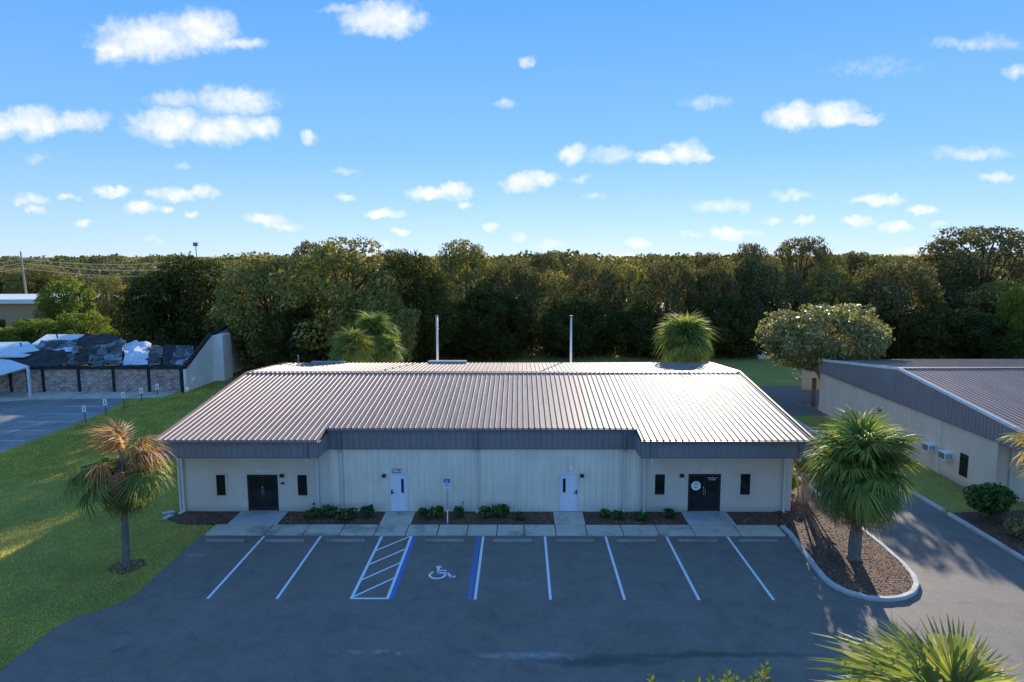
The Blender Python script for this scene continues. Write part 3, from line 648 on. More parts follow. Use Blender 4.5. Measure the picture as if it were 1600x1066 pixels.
# windows, doors
def window(a, c, d, e):
    f = MB()
    f.box(a - .06, a + .03, Y0 - .03, Y0 + .05, d - .02, e).box(c - .03, c + .06, Y0 - .03, Y0 + .05, d - .02, e).box(a - .10, c + .10, Y0 - .04, Y0 + .05, e, e + .07).box(a - .06, c + .06, Y0 - .05, Y0 + .05, d - .08, d - .02)
    w = f.build('window', M['stucco'], bd)
    g_ = MB(); g_.box(a + .031, a + .07, Y0 + .04, Y0 + .09, d, e).box(c - .07, c - .031, Y0 + .04, Y0 + .09, d, e).box(a + .07, c - .07, Y0 + .04, Y0 + .09, d, d + .04).box(a + .07, c - .07, Y0 + .04, Y0 + .09, e - .04, e)
    g_.build('frame', M['dark_frame'], w); MB().box(a + .07, c - .07, Y0 + .075, Y0 + .085, d + .04, e - .04).build('pane', M['dark_glass'], w)
for o in (opL[0], opL[2], opR[0], opR[2]): window(*o)
def glass_door(a, c, d, e):
    dr = MB()
    mid = (a + c) / 2; yy0, yy1 = Y0 + .03, Y0 + .09
    dr.box(a, a + .06, yy0, yy1, d, e).box(c - .06, c, yy0, yy1, d, e).box(a + .06, c - .06, yy0, yy1, e - .07, e)
    for (l, r) in ((a + .062, mid - .004), (mid + .004, c - .062)):
        dr.box(l, l + .055, yy0 + .005, yy1, d + .01, e - .072).box(r - .055, r, yy0 + .005, yy1, d + .01, e - .072).box(l + .055, r - .055, yy0 + .005, yy1, d + .01, d + .20).box(l + .055, r - .055, yy0 + .005, yy1, e - .14, e - .072)
    D = dr.build('double_door', M['dark_frame'], bd)
    for (l, r) in ((a + .117, mid - .059), (mid + .059, c - .117)): MB().box(l, r, yy0 + .03, yy0 + .04, d + .20, e - .14).build('pane', M['dark_glass'], D)
    for sx in (-1, 1): pipe([(mid + sx * .05, yy0 - .05, d + .92), (mid + sx * .05, yy0 - .05, d + 1.18)], .025, .025).build('handle', M['galv'], D)
    MB().box(mid - .06, mid - .02, yy0 - .012, yy0 + .004, d + 1.24, d + 1.30).build('lock', M['white_plastic'], D)
    MB().box(a - .07, a - .002, Y0 - .03, Y0 + .03, d, e).box(c + .002, c + .07, Y0 - .03, Y0 + .03, d, e).box(a - .12, c + .12, Y0 - .035, Y0 + .03, e, e + .06).build('door_trim', M['stucco'], D)
    return D
gl = glass_door(*opL[1]); gr = glass_door(*opR[1])
# round sticker and small lettering lines on the right glass door
st = MB().prism([(p[0], p[1]) for p in arc(0, 0, .25, 0, 345, 23)], 0, .004)
sk = st.build('round_sticker', M['white_plastic'], gr, (9.17, Y0 + .054, 1.45), (R(90), 0, 0))
M['sage'] = plain('sage', (.30, .36, .28), .5); M['ink'] = plain('ink', (.03, .05, .05), .5)
MB().prism([(-.16, .03), (-.09, .075), (0, .085), (.09, .075), (.16, .03), (.09, .05), (0, .058), (-.09, .05)], .0045, .006).build('sticker_band', M['ink'], sk)
MB().prism([(-.05, .13), (.0, .20), (.06, .17), (.02, .12)], .0045, .006).build('sticker_leaf', M['sage'], sk)
MB().prism([(-.10, -.06), (.10, -.06), (.08, -.12), (-.08, -.12)], .0045, .006).build('sticker_leaf', M['sage'], sk)
for (xa, xb, z) in ((9.75, 10.27, 1.86), (9.83, 10.19, 1.76)):
    xx = xa
    while xx < xb:
        ww = random.uniform(.03, .07); MB().box(xx, min(xb, xx + ww), Y0 + .054, Y0 + .058, z, z + random.uniform(.028, .042)).build('door_lettering', M['white_plastic'], gr); xx += ww + .022
def steel_door(a, c, d, e, slit_x, handle_side, slitmat):
    D = MB().box(a, c, Y0 - .055, Y0 - .028, d, e).build('door', M['door_white'], bd); bevel(D, .006, 1)
    MB().box(a - .07, a - .004, Y0 - .07, Y0 - .004, d, e + .004).box(c + .004, c + .07, Y0 - .07, Y0 - .004, d, e + .004).box(a - .07, c + .07, Y0 - .07, Y0 - .004, e + .005, e + .07).build('door_frame', M['white_metal'], D)
    MB().box(slit_x - .075, slit_x + .075, Y0 - .066, Y0 - .056, e - .95, e - .19).build('slit_frame', M['grille'], D)
    MB().box(slit_x - .05, slit_x + .05, Y0 - .072, Y0 - .066, e - .92, e - .22).build('slit_window', slitmat, D)
    hx = a + .06 if handle_side < 0 else c - .06
    h = MB().box(hx - .035, hx + .035, Y0 - .085, Y0 - .056, d + .92, d + 1.16).build('handle_plate', M['black'], D)
    s_ = -handle_side; MB().box(min(hx, hx + s_ * .16), max(hx, hx + s_ * .16), Y0 - .12, Y0 - .09, d + .99, d + 1.02).build('lever', M['black'], h)
    MB().box(a - .05, c + .05, Y0 - .10, Y0 - .03, .085, d - .003).build('threshold', M['galv'], D)
    return D
d1 = steel_door(-6.80, -5.93, .11, 2.05, -6.18, -1, M['blue_glass']); d2 = steel_door(2.07, 2.97, .11, 2.07, 2.28, 1, M['dark_glass'])
# wall lamps, numbers, boxes
def wall_lamp(px, py):
    p = AY(px, py, Y0 - .08)
    L = MB().box(p.x - .09, p.x + .09, Y0 - .16, Y0 - .002, p.z + .0, p.z + .17).build('wall_lamp', M['black'], bd); bevel(L, .01, 1)
    MB().box(p.x - .06, p.x + .06, Y0 - .14, Y0 - .03, p.z - .13, p.z - .002).build('lamp_lens', M['lamp_glass'], L)
for p in ((440.5, 746), (600, 746), (909.5, 746), (1065.5, 746)): wall_lamp(*p)
p = AY(442.5, 755, Y0); MB().box(p.x - .09, p.x + .06, Y0 - .1, Y0 - .002, p.z - .04, p.z + .05).build('camera_box', M['black'], bd)
for body, px, py, sz in (('300-1', 411.5, 736.5, .27), ('300-4', 1104.5, 735.5, .27)):
    p = AY(px, py, Y0); link('unit_number', text_mesh(body, sz, M['white_plastic']), bd, (p.x, Y0 - .016, p.z), (R(90), 0, 0))
p = AY(620, 735.5, Y0); pl = MB().box(p.x - .25, p.x + .25, Y0 - .055, Y0 - .03, p.z - .11, p.z + .11).build('number_plate', M['grille'], bd)
link('unit_number', text_mesh('300-2', .21, M['white_plastic'], .003), pl, (p.x, Y0 - .06, p.z), (R(90), 0, 0))
p = AY(891.5, 731, Y0); bx_ = MB().box(p.x - .09, p.x + .09, Y0 - .10, Y0 - .03, p.z - .11, p.z + .13).build('alarm_box', M['white_plastic'], bd); bevel(bx_, .01, 1)
p = AY(490.5, 787, Y0); MB().tube([(p.x, Y0 - .05, p.z), (p.x, Y0 - .002, p.z)], .07, 12).build('wall_valve', M['wood'], bd)
# roof clutter at the rear
p = AY(708, 564, BY - .8)
MB().box(p.x - 1.9, p.x + 1.0, BY - .9, BY - .3, BZ + .05, BZ + .26).build('roof_vent', M['galv'], roof)
MB().box(-16.0, -13.4, BY - .7, BY - .2, BZ + .04, BZ + .20).build('roof_vent', M['galv'], roof)
p = AY(466, 556, BY - .4); MB().tube([(p.x, BY - .4, BZ), (p.x, BY - .4, BZ + .7)], .05, 8).build('vent_pipe', M['galv'], roof)

# ------------------------------------------------------------------ right building (gable end towards us)
rb = empty('warehouse_building', (0, 0, 0)); tag(rb, 'tan metal warehouse at the right with tall dark gable fascia and two wall air conditioners', 'building')
GX = 25.75; gF, gR, gB = 34.3, 45.9, 58.2; zF, zR, zB = 4.42, 5.72, 4.42; X9 = 62.0; WF = 36.1
def ztop(y): return zF + (zR - zF) * (y - gF) / (gR - gF) if y < gR else zR + (zB - zR) * (y - gR) / (gB - gR)
TRY = AX(1468, 720, GX).y
MB().box(GX, GX + .15, WF, TRY, 0, 3.7).build('stucco_wall', M['stucco_tan'], rb)
sw = MB().box(GX + .02, GX + .15, TRY + .001, gB - .1, 0, 3.7).build('metal_siding', M['siding_warm'], rb)
nS = 18; w_ = (gB - .1 - TRY) / nS
for i in range(nS): link('siding_panel', sheet(w_ - .006, 3, -.026, .075, .03, .04, 3.7, lambda u, h, v: (h, u, v), M['siding_warm'], 'rside'), sw, (GX - .002, TRY + i * w_ + .003, 0))
MB().box(GX - .04, GX + .02, TRY - .05, TRY + .05, 0, 3.6).build('corner_trim', M['downspout'], rb)
MB().box(GX + .16, X9, WF, WF + .15, 0, 3.7).build('stucco_wall', M['stucco_tan'], rb)
MB().box(GX + .16, X9, gB - .25, gB - .1, 0, 4.2).build('rear_wall', M['siding_warm'], rb)
FBR = 3.42
gf = MB().add([(xx, yy, zz) for xx in (GX - .16, GX - .1) for (yy, zz) in ((gF, FBR), (gF, zF - .1), (gR, zR - .1), (gB, zB - .1), (gB, FBR))], [(0, 1, 2, 3, 4), (9, 8, 7, 6, 5)] + [(i, (i + 1) % 5, 5 + (i + 1) % 5, 5 + i) for i in range(5)]).build('gable_fascia', M['fascia'], rb)
nP = 26; w_ = (gB - gF) / nP
for i in range(nP):
    ya = gF + i * w_
    link('fascia_panel', sheet(w_ - .005, 3, -.03, .09, .045, FBR + .02, lambda u, ya=ya: ztop(ya + u) - .08, lambda u, h, v: (h, u, v), M['fascia']), gf, (GX - .163, ya + .0025, 0))
MB().box(GX - .2, GX - .08, gF, gB, FBR - .04, FBR + .015).build('drip_edge', M['gutter'], gf)
MB().box(GX - .09, X9, gF + .06, gF + .12, FBR, zF - .1).build('fascia', M['fascia'], rb)
MB().box(GX - .09, X9, gF + .13, WF - .01, FBR + .02, FBR + .05).build('soffit', M['siding_warm'], rb)
pr = [(gF, zF - .02), (gR, zR - .02), (gB, zB - .02), (gB, zB - .1), (gR, zR - .12), (gF, zF - .1)]
rr = MB().add([(x, p[0], p[1]) for x in (GX - .12, X9) for p in pr], [tuple(range(6)), tuple(range(11, 5, -1))] + [(i, (i + 1) % 6, 6 + (i + 1) % 6, 6 + i) for i in range(6)]).build('roof', M['roof_metal'], rb)
panel_run(rr, GX - .12, X9, 40, gF, zF, gR, zR, M['roof_metal']); panel_run(rr, GX - .12, X9, 40, gB, zB, gR, zR, M['roof_metal'], True)
for (ya, za, yb, zb) in ((gF, zF, gR, zR), (gR, zR, gB, zB)):
    MB().slab([(GX - .21, ya, za - .1), (GX - .1, ya, za - .1), (GX - .1, yb, zb - .1), (GX - .21, yb, zb - .1)], (0, 0, .18)).build('rake_trim', M['white_metal'], rr)
MB().box(GX - .12, X9, gR - .15, gR + .15, zR + .05, zR + .07).build('ridge_cap', M['roof_metal'], rr)
MB().box(GX - .2, X9, gF - .12, gF, zF - .16, zF - .03).build('gutter', M['gutter'], rb)
pd = pipe([(GX + .75, gF + .0, FBR - .05), (GX + .75, gF + .02, FBR - .15), (GX + .75, WF - .1, FBR - .25), (GX + .75, WF - .1, .1)], .12, .1).build('downspout', M['downspout'], rb)
p = AX(1506, 727, GX)
wz = MB().box(GX - .03, GX - .002, p.y - .36, p.y + .36, p.z - .66, p.z + .66).build('window', M['dark_frame'], rb)
MB().box(GX - .036, GX - .031, p.y - .30, p.y + .30, p.z - .60, p.z + .60).build('pane', M['dark_glass'], wz)
p = AX(1376, 640, GX); MB().box(GX - .15, GX - .03, p.y - .08, p.y + .08, p.z - .12, p.z + .12).build('wall_lamp', M['black'], rb)
for k, (px, py) in enumerate(((1451, 698.5), (1477, 711.5))):
    p = AX(px, py, GX - .25)
    a = tag(empty('air_conditioner', (GX, p.y, p.z)), ['white window air conditioner on the ribbed siding, farther of the two', 'white window air conditioner on the stucco beside the small window'][k], 'air conditioner', 'wall air conditioners')
    c = MB().box(-.48, .06, -.36, .36, -.24, .24).build('casing', M['white_plastic'], a); bevel(c, .02, 2)
    MB().box(-.488, -.481, -.30, .30, -.18, .18).build('coil_grille', M['grille'], a)
    for j in range(5): MB().box(-.42 + j * .075, -.39 + j * .075, -.368, -.361, -.16, .16).build('side_louvre', M['grille'], a)
# enclosure wall far behind the drive
p = AY(1266, 590, 67)
t = tag(empty('screen_wall', (p.x, 67, 0)), 'small tan masonry enclosure standing beside the lone tree behind the drive', 'enclosure')
MB().box(-.55, .9, -.1, .1, 0, 1.75).build('panel', M['stucco_tan'], t); MB().box(-.75, -.56, -.16, .16, 0, 1.9).build('post', M['stucco_tan'], t); MB().box(.91, 1.1, -.16, .16, 0, 1.9).build('post', M['stucco_tan'], t); MB().box(-.56, .91, -.13, .13, 1.751, 1.83).build('coping', M['kerb_concrete'], t)
p = AY(1275, 614, 59.5)
t = tag(empty('gate_post', (p.x - .2, 59.5, 0)), 'tall weathered wooden post at the rear corner of the right warehouse', 'post')
MB().box(-.14, .14, -.14, .14, 0, 2.5).build('shaft', M['wood'], t); MB().add([(-.18, -.18, 2.501), (.18, -.18, 2.501), (.18, .18, 2.501), (-.18, .18, 2.501), (0, 0, 2.62)], [(3, 2, 1, 0), (0, 1, 4), (1, 2, 4), (2, 3, 4), (3, 0, 4)]).build('cap', M['wood'], t)
p = G(1215, 561)
t = MB().box(-2.6, 2.6, -.5, .5, 0, .55).build('concrete_trough', M['kerb_concrete'], None, (p.x, p.y, 0)); bevel(t, .08, 2); tag(t, 'low pale concrete block lying on the grass before the dark woods', 'block')

# white poles behind the building
for k, px in enumerate((682.5, 892.5)):
    p = AY(px, 495, 55.5)
    t = tag(empty('metal_pole', (p.x, 55.5, 0)), ['slim white pole behind the roof, nearer the tall oak', 'slim white pole behind the roof, nearer the round palm'][k], 'pole', 'poles behind the office roof')
    MB().tube([(0, 0, 0), (0, 0, p.z)], [.11, .085], 10).build('shaft', M['pole_white'], t, smooth=True); MB().tube([(0, 0, p.z + .001), (0, 0, p.z + .1)], .14, 10).build('cap', M['grille'], t)

# accessible parking sign
p = G(699.5, 819)
t = tag(empty('parking_sign', (p.x, p.y, .05)), 'blue and white accessible parking sign on a slim post in the bed', 'sign')
MB().box(-.025, .025, -.02, .02, -.02, .72).build('post_base', M['white_plastic'], t); MB().box(-.022, .022, -.017, .017, .721, 2.12).build('post', M['galv'], t)
zt = AY(699.5, 748, p.y).z - .05
bp = MB().box(-.155, .155, -.035, -.022, zt - .22, zt).build('blue_panel', M['blue_paint'], t); wheelchair(.17, .002).build('wheelchair_symbol', M['white_plastic'], bp, (-.03, -.037, zt - .20), (R(90), 0, 0))
wp = MB().box(-.155, .155, -.035, -.022, zt - .44, zt - .222).build('white_panel', M['white_plastic'], t)
for k in range(4): MB().box(-.11, .11, -.038, -.0355, zt - .27 - k * .045, zt - .25 - k * .045).build('print_line', M['blue_paint'], wp)
lp = MB().box(-.15, .15, -.035, -.022, zt - .60, zt - .46).build('fine_panel', M['white_plastic'], t); MB().box(-.10, .10, -.038, -.0355, zt - .55, zt - .51).build('print_line', M['grille'], lp)
# small stake light and ground outlets in the bed
p = G(723.5, 804); t = tag(empty('stake_light', (p.x, 34.25, .05)), 'short thin black stake standing in the mulch right of the parking sign', 'stake')
MB().tube([(0, 0, -.02), (0, 0, .58)], .014, 6).build('stake', M['black'], t); MB().tube([(0, 0, .581), (0, 0, .64)], [.045, .03], 8).build('cap', M['black'], t)
for k, (x_, y_, r_) in enumerate(((-18.3, 33.75, .2), (-18.6, 34.4, -.5))):
    t = MB().prism([(-.3, -.14), (.3, -.18), (.3, .18), (-.3, .14)], 0, .06).build('splash_block', M['kerb_concrete'], None, (x_, y_, .0), (0, 0, r_ + 1.2)); bevel(t, .012, 1)
    tag(t, ['pale concrete splash block below the left corner downspout', 'pale concrete splash block on the grass left of the corner, farther one'][k], 'splash block')

# ------------------------------------------------------------------ burnt building and its lot
LY = 66.0
side = MB().prism([(-120, 44.5), (-36.0, 44.5), (-35.9, 52), (-36.1, 58), (-37.4, 62.6), (-37.8, 63.2), (-46.6, 62.6), (-49.5, 61.4), (-120, 46)], -.02, .008).build('side_lot', M['old_asphalt']); tag(side, kind='structure')
tag(MB().prism([(-52, 62.5), (-49.4, 61.5), (-46.6, 62.7), (-34.2, 63.4), (-33.6, 65.95), (-60, 65.95), (-60, 62)], -.02, .10).build('side_walk', M['concrete']), kind='structure')
for i in range(5):
    y_ = 48.4 + i * 2.85
    MB().prism([(-41.2, y_), (-36.4, y_), (-36.4, y_ + .07), (-41.2, y_ + .07)], .009, .012).build('stall_line', M['white_paint'], side)
sgn = ['nearest the damaged palm', 'second from the near end of the row', 'third from the near end of the row', 'fourth from the near end of the row', 'farthest, in front of the brick wall']
for k, (px, py, ph) in enumerate(((133.5, 661, 634), (166, 651, 624), (194.5, 638, 613), (222, 629, 606), (247, 619, 600))):
    g_ = G(px, py); h = AY(px, ph, g_.y).z
    t = tag(empty('stall_sign', (g_.x, g_.y, 0)), 'small white post sign by side lot, ' + sgn[k], 'sign', 'stall signs along the side lot')
    MB().tube([(0, 0, -.05), (0, 0, h)], .03, 6).build('post', M['black'], t)
    pl = MB().box(-.16, .16, -.05, -.032, h - .52, h + .02).build('plate', M['white_plastic'], t); MB().box(-.04, .04, -.054, -.051, h - .42, h - .1).build('number_bar', M['grille'], pl)
bb = empty('burnt_building', (0, 0, 0)); tag(bb, 'fire gutted building with collapsed charred roof, block wall panels and white end wall', 'building')
zw = AY(150, 573, LY).z
edges = [AY(p, 600, LY).x for p in (-60, -20, 17, 44, 68, 124, 178, 233, 284)]
for i, (a, b_) in enumerate(zip(edges[:-1], edges[1:])):
    MB().box(a + .16, b_ - .16, LY + random.uniform(-.03, .03), LY + .25, 0, zw - .25).build('wall_panel', M['block_wall'], bb)
for e in edges: MB().box(e - .13, e + .13, LY - .06, LY + .26, 0, zw - .26).build('pilaster', M['char'], bb)
b = MB(); xs = np.linspace(edges[0], edges[-1] + .25, 50)
for a, c in zip(xs[:-1], xs[1:]):
    j = random.uniform(-.09, .05); b.box(a, c + .002, LY - .12 + j * .3, LY + .35, zw - .249, zw + .10 + j)
b.build('charred_beam', M['char'], bb)
# end wall with burnt raking top
EX = edges[-1] + .2
ep = [(LY + .1, 0), (77.5, 0), (77.5, 0)]
pts_top = [(LY + .02, zw - .15), (67.3, zw + .38), (68.6, zw + .98), (70.0, zw + 1.6), (72.0, zw + 2.5), (73.0, zw + 2.45), (75.0, zw + 2.7), (77.0, zw + 3.1), (79.2, zw + 2.9), (80.0, 3.2), (80.6, 2.4), (80.6, 0), (LY + .02, 0)]
MB().add([(xx, p[0], p[1]) for xx in (EX, EX + .25) for p in pts_top], [tuple(range(13)), tuple(range(25, 12, -1))] + [(i, (i + 1) % 13, 13 + (i + 1) % 13, 13 + i) for i in range(13)]).build('end_wall', M['end_wall'], bb)
q0, q1 = 72.4, 74.6
MB().box(EX + .251, EX + 1.25, q0, q1, 0, zw + 2.35).build('chimney_pier', M['end_wall'], bb)
b = MB()
for (ya, za), (yb, zb) in zip(pts_top[:8], pts_top[1:9]):
    m_ = 5
    for k in range(m_):
        t0, t1 = k / m_, (k + 1) / m_; j = random.uniform(-.05, .14)
        b.slab([(EX - .08, ya + (yb - ya) * t0, za + (zb - za) * t0 - .12), (EX + .33, ya + (yb - ya) * t0, za + (zb - za) * t0 - .12), (EX + .33, ya + (yb - ya) * t1, za + (zb - za) * t1 - .12), (EX - .08, ya + (yb - ya) * t1, za + (zb - za) * t1 - .12)], (0, random.uniform(-.1, .1), .24 + j))
b.build('charred_coping', M['char'], bb)
def crumple(name, corners, nu, nv, amp, mat, seed, freq=.5):
    A, B, C, D = [Vector(c) for c in corners]; vs_, fs = [], []
    for i in range(nu + 1):
        for j in range(nv + 1):
            u, v = i / nu, j / nv; p = A * (1 - u) * (1 - v) + B * u * (1 - v) + C * u * v + D * (1 - u) * v
            nz_ = mnoise.noise_vector((p.x * freq + seed, p.y * freq, seed * 1.7)) + .5 * mnoise.noise_vector((p.x * freq * 2.7, p.y * freq * 2.7 + seed, 0))
            vs_.append(p + Vector((nz_.x * .5, nz_.y * .5, nz_.z)) * amp)
    for i in range(nu):
        for j in range(nv):
            k = i * (nv + 1) + j; fs.append((k, k + nv + 1, k + nv + 2, k + 1))
    o = MB().add(vs_, fs).build(name, mat, bb); s_ = o.modifiers.new('solid', 'SOLIDIFY'); s_.thickness = .05; return o
P_ = lambda px, py, Y: tuple(AY(px, py, Y))
# fallen roof sheets: strips sagging from ridge to front wall
tops = [(96, 541), (124, 540), (150, 537), (172, 537), (196, 533), (214, 533), (236, 537), (256, 540), (276, 540), (302, 540)]
for i in range(len(tops) - 1):
    (xa, ya), (xb, yb) = tops[i], tops[i + 1]; sft = random.uniform(-6, 6)
    crumple('fallen_roof_sheet', (P_(xa - 8 + sft, 571, LY + .4), P_(xb - 4 + sft, 571, LY + .4), P_(xb + 1, yb, 73 + random.uniform(-.4, .4)), P_(xa - 1, ya, 73 + random.uniform(-.4, .4))), 6, 12, .38, M[('burnt_sheet', 'char', 'burnt_sheet', 'burnt_sheet', 'pale_roof', 'pale_roof', 'burnt_sheet', 'char', 'burnt_sheet')[i]], i * 3.1, .7)
crumple('fallen_roof_sheet', (P_(20, 572, LY + .5), P_(110, 571, LY + .5), P_(100, 546, 70), P_(10, 556, 69)), 12, 8, .25, M['char'], 4.4)
crumple('fallen_roof_sheet', (P_(52, 557, 69.5), P_(112, 549, 70), P_(114, 543, 71.5), P_(56, 550, 71.5)), 14, 4, .22, M['pale_roof'], 9.4)
crumple('fallen_roof_sheet', (P_(55, 553, 72), P_(125, 545, 72), P_(120, 531, 75), P_(62, 532, 75)), 12, 6, .35, M['burnt_sheet'], 12.4)
crumple('fallen_roof_sheet', (P_(100, 541, 74), P_(200, 536, 74), P_(170, 522, 78), P_(135, 522, 78)), 10, 6, .25, M['char'], 15.0)
MB().slab([P_(46, 540, 74.5), P_(104, 541, 75), P_(138, 522.5, 81), P_(73, 522.5, 81)], (0, 0, -.12)).build('rear_roof', M['pale_roof'], bb)
MB().slab([P_(172, 522.5, 80.5), P_(196, 533, 76), P_(192, 534, 76), P_(168, 523.5, 80.5)], (0, 0, -.12)).build('rear_roof', M['pale_roof'], bb)
MB().slab([P_(-80, 557, 68), P_(38, 557, 68), P_(64, 549, 70), P_(44, 534, 74.5), P_(-80, 536, 74.5)], (0, 0, -.12)).build('left_roof', M['pale_roof'], bb)
MB().slab([P_(-70, 600, 62.4), P_(0, 585.5, 62.4), P_(46, 572.5, 65), P_(16, 562.5, 67.5), P_(-70, 556, 67.5)], (0, 0, -.12)).build('porch_roof', M['pale_roof'], bb)
for xx in (-51.5, -46.8): MB().box(xx - .1, xx + .1, 63.4, 63.6, .1, 2.9).build('porch_post', M['pole_white'], bb)
for k, (xa, ya, xb, yb) in enumerate(((90, 528, 88, 520), (32, 536, 36, 552), (293, 549, 300, 536))): MB().tube([P_(xa, ya, 72.5), P_(xb, yb, 72.2)], .07, 6).build('bent_bar', M['char'], bb)

# far roadside things on the left
p = AY(32, 393, 150)
t = tag(empty('utility_pole', (p.x, 150, 0)), 'tall grey utility pole rising above the trees at far left', 'utility pole')
MB().tube([(.6, 0, 0), (0, 0, p.z)], [.26, .16], 10).build('shaft', M['pale_bark'], t); MB().box(-1.1, 1.3, -.06, .06, p.z - 4.8, p.z - 4.6).build('crossarm', M['wood'], t)
for k, (ya, yb, nm) in enumerate(((405, 403, 'topmost'), (411, 415.5, 'middle'), (419, 425.5, 'lowest'))):
    A, B = AY(33, ya, 150), AY(330, yb, 165); C_ = AY(-120, ya + 2, 148)
    pts = [C_.lerp(A, i / 8) - Vector((0, 0, 1.2 * math.sin(math.pi * i / 8))) for i in range(8)] + [A.lerp(B, i / 12) - Vector((0, 0, 1.4 * math.sin(math.pi * i / 12))) for i in range(13)]
    tag(MB().tube(pts, .05, 5).build('power_line', M['pole_white']), nm + ' power line strung from the utility pole at far left', 'wire', 'power lines at far left')
p = AY(306, 384, 130); t = tag(empty('floodlight_pole', (p.x, 130, 0)), 'dark floodlight mast head peeking above the trees left of the tall oak', 'light pole')
MB().tube([(0, 0, 0), (0, 0, p.z)], .09, 6).build('shaft', M['grille'], t); MB().box(-.45, .45, -.2, .2, p.z - .1, p.z + .6).build('lamp_head', M['grille'], t)
t = tag(empty('far_shop', (-88, 118, 0)), 'far low orange walled building with white flat roof at left edge', 'building')
z5 = AY(20, 474, 112).z
MB().box(-22, 10.5, -6, 8, 0, z5).build('wall', M['tan_wall'], t); MB().box(-23, 11.6, -7, 9, z5 + .001, z5 + .7).build('roof', M['white_metal'], t)
MB().box(-22, -1.0, -9.5, -6.05, 0, z5 - 2.3).build('wing', M['pale_roof'], t)
for k in range(4): MB().box(-8 + k * 4.2, -6 + k * 4.2, -6.08, -6.01, 1.0, 3.0).build('window', M['dark_glass'], t)
p = AY(88, 468, 140); t = tag(empty('far_shed', (p.x + 6, 140, 0)), 'far pale shed with tan front seen between the bright green trees', 'building')
MB().box(-18, 16, -3, 3, 0, p.z).build('wall', M['stucco_tan'], t); MB().box(-19, 17, -4, 4, p.z + .001, p.z + .6).build('roof', M['white_metal'], t); MB().box(8, 10.5, -3.08, -3.01, 0, 2.6).build('door', M['grille'], t)

# ------------------------------------------------------------------ vegetation builders
def leaf_mesh(name, lobes, n, size, mat, seed, droop=.0, flat=.55):
    """lobes: list of (centre xyz, radii xyz); leaves spread through the outer shell of every lobe"""
    r = np.random.default_rng(seed)
    C = np.array([l[0] for l in lobes], float); Rd = np.array([l[1] for l in lobes], float)
    area = (Rd.prod(1)) ** (2 / 3); idx = r.choice(len(lobes), n, p=area / area.sum())
    d = unit(r.normal(0, 1, (n, 3))); rad = np.clip(1 - np.abs(r.normal(0, .20, n)), .15, 1.0) + r.exponential(.035, n)
    # lumpy shell
    ph = r.uniform(0, 6.28, (len(lobes), 3)); k = 1 + .12 * np.sin(d[:, 0] * 5 + ph[idx, 0]) * np.sin(d[:, 1] * 5 + ph[idx, 1]) + .10 * np.sin(d[:, 2] * 7 + ph[idx, 2])
    P = C[idx] + d * Rd[idx] * (rad * k)[:, None]
    N_ = unit(d * flat + r.normal(0, .55, (n, 3)) + np.array([0, 0, .25])); T_ = unit(np.cross(N_, r.normal(0, 1, (n, 3)))); T_[:, 2] -= droop; T_ = unit(T_)
    L = size * r.uniform(.6, 1.5, n)
    return quads_mesh(name, P, N_, T_, L, L * r.uniform(.45, .75, n), mat, .12)
def crown_lobes(seed, nl, rx, ry, z0, z1, spread=.72, lr=(.26, .42)):
    r = random.Random(seed); L = []; zc, hz = (z0 + z1) / 2, (z1 - z0) / 2
    for i in range(nl):
        a = i * 2.39996 + r.uniform(-.5, .5); t = 1 - 2 * (i + .5) / nl; s = math.sqrt(1 - t * t) * (1 if t > -.2 else .92)
        k = spread * r.uniform(.8, 1.12)
        c = (rx * s * math.cos(a) * k, ry * s * math.sin(a) * k, zc + hz * t * k)
        q = r.uniform(*lr); L.append((c, (rx * q * r.uniform(.9, 1.2), ry * q * r.uniform(.9, 1.2), hz * q * r.uniform(.75, 1.05))))
    L.append(((0, 0, zc), (rx * .5, ry * .5, hz * .5)))
    return L
def limb_mesh(name, base_r, htop, lobes, mat, seed, fork=.35):
    r = random.Random(seed); b = MB(); zf = htop * fork
    b.tube([(0, 0, -.3), (.03 * htop * r.uniform(-1, 1), .03 * htop * r.uniform(-1, 1), zf * .6), (0, 0, zf)], [base_r * 1.25, base_r, base_r * .85], 9)
    for (c, rr_) in lobes[::2][:12]:
        c = Vector(c); mid = Vector((c.x * .45, c.y * .45, zf + (c.z - zf) * .55 + .1 * htop)) if c.z > zf else Vector((c.x * .5, c.y * .5, zf + .2))
        b.tube([(0, 0, zf * .9), mid, c], [base_r * .5, base_r * .3, base_r * .08], 6, False)
    return b.mesh(name, mat)
# tree kinds, unit size: height 1 m per design metre (13 m tall, 6.5 m half width)
KINDS = {}
def kind(name, seeds, nl, n, size, leaf, rx=6.5, z0=2.2, z1=13, lr=(.13, .29), spread=.84, fork=.3):
    KINDS[name] = []
    for s in seeds:
        L = crown_lobes(s, nl, rx, rx, z0, z1, spread, lr)
        KINDS[name].append((leaf_mesh(name + '_crown', L, n, size, M[leaf], s), limb_mesh(name + '_trunk', .38, z1, L, M['bark'], s, fork), rx, z1))
kind('oak', (11, 12, 13), 64, 20000, .36, 'oak_leaf', z0=.8)
kind('dark', (21, 22, 23), 58, 18000, .36, 'dark_leaf', z0=.4)
kind('brown', (31, 32), 58, 16000, .36, 'brown_leaf', z0=.6)
kind('bright', (41, 42), 34, 16000, .34, 'bright_leaf', z0=1.0, spread=.78)
kind('airy', (51, 52), 40, 11000, .32, 'brown_leaf', z0=4.5, lr=(.14, .24), spread=.86, fork=.42)
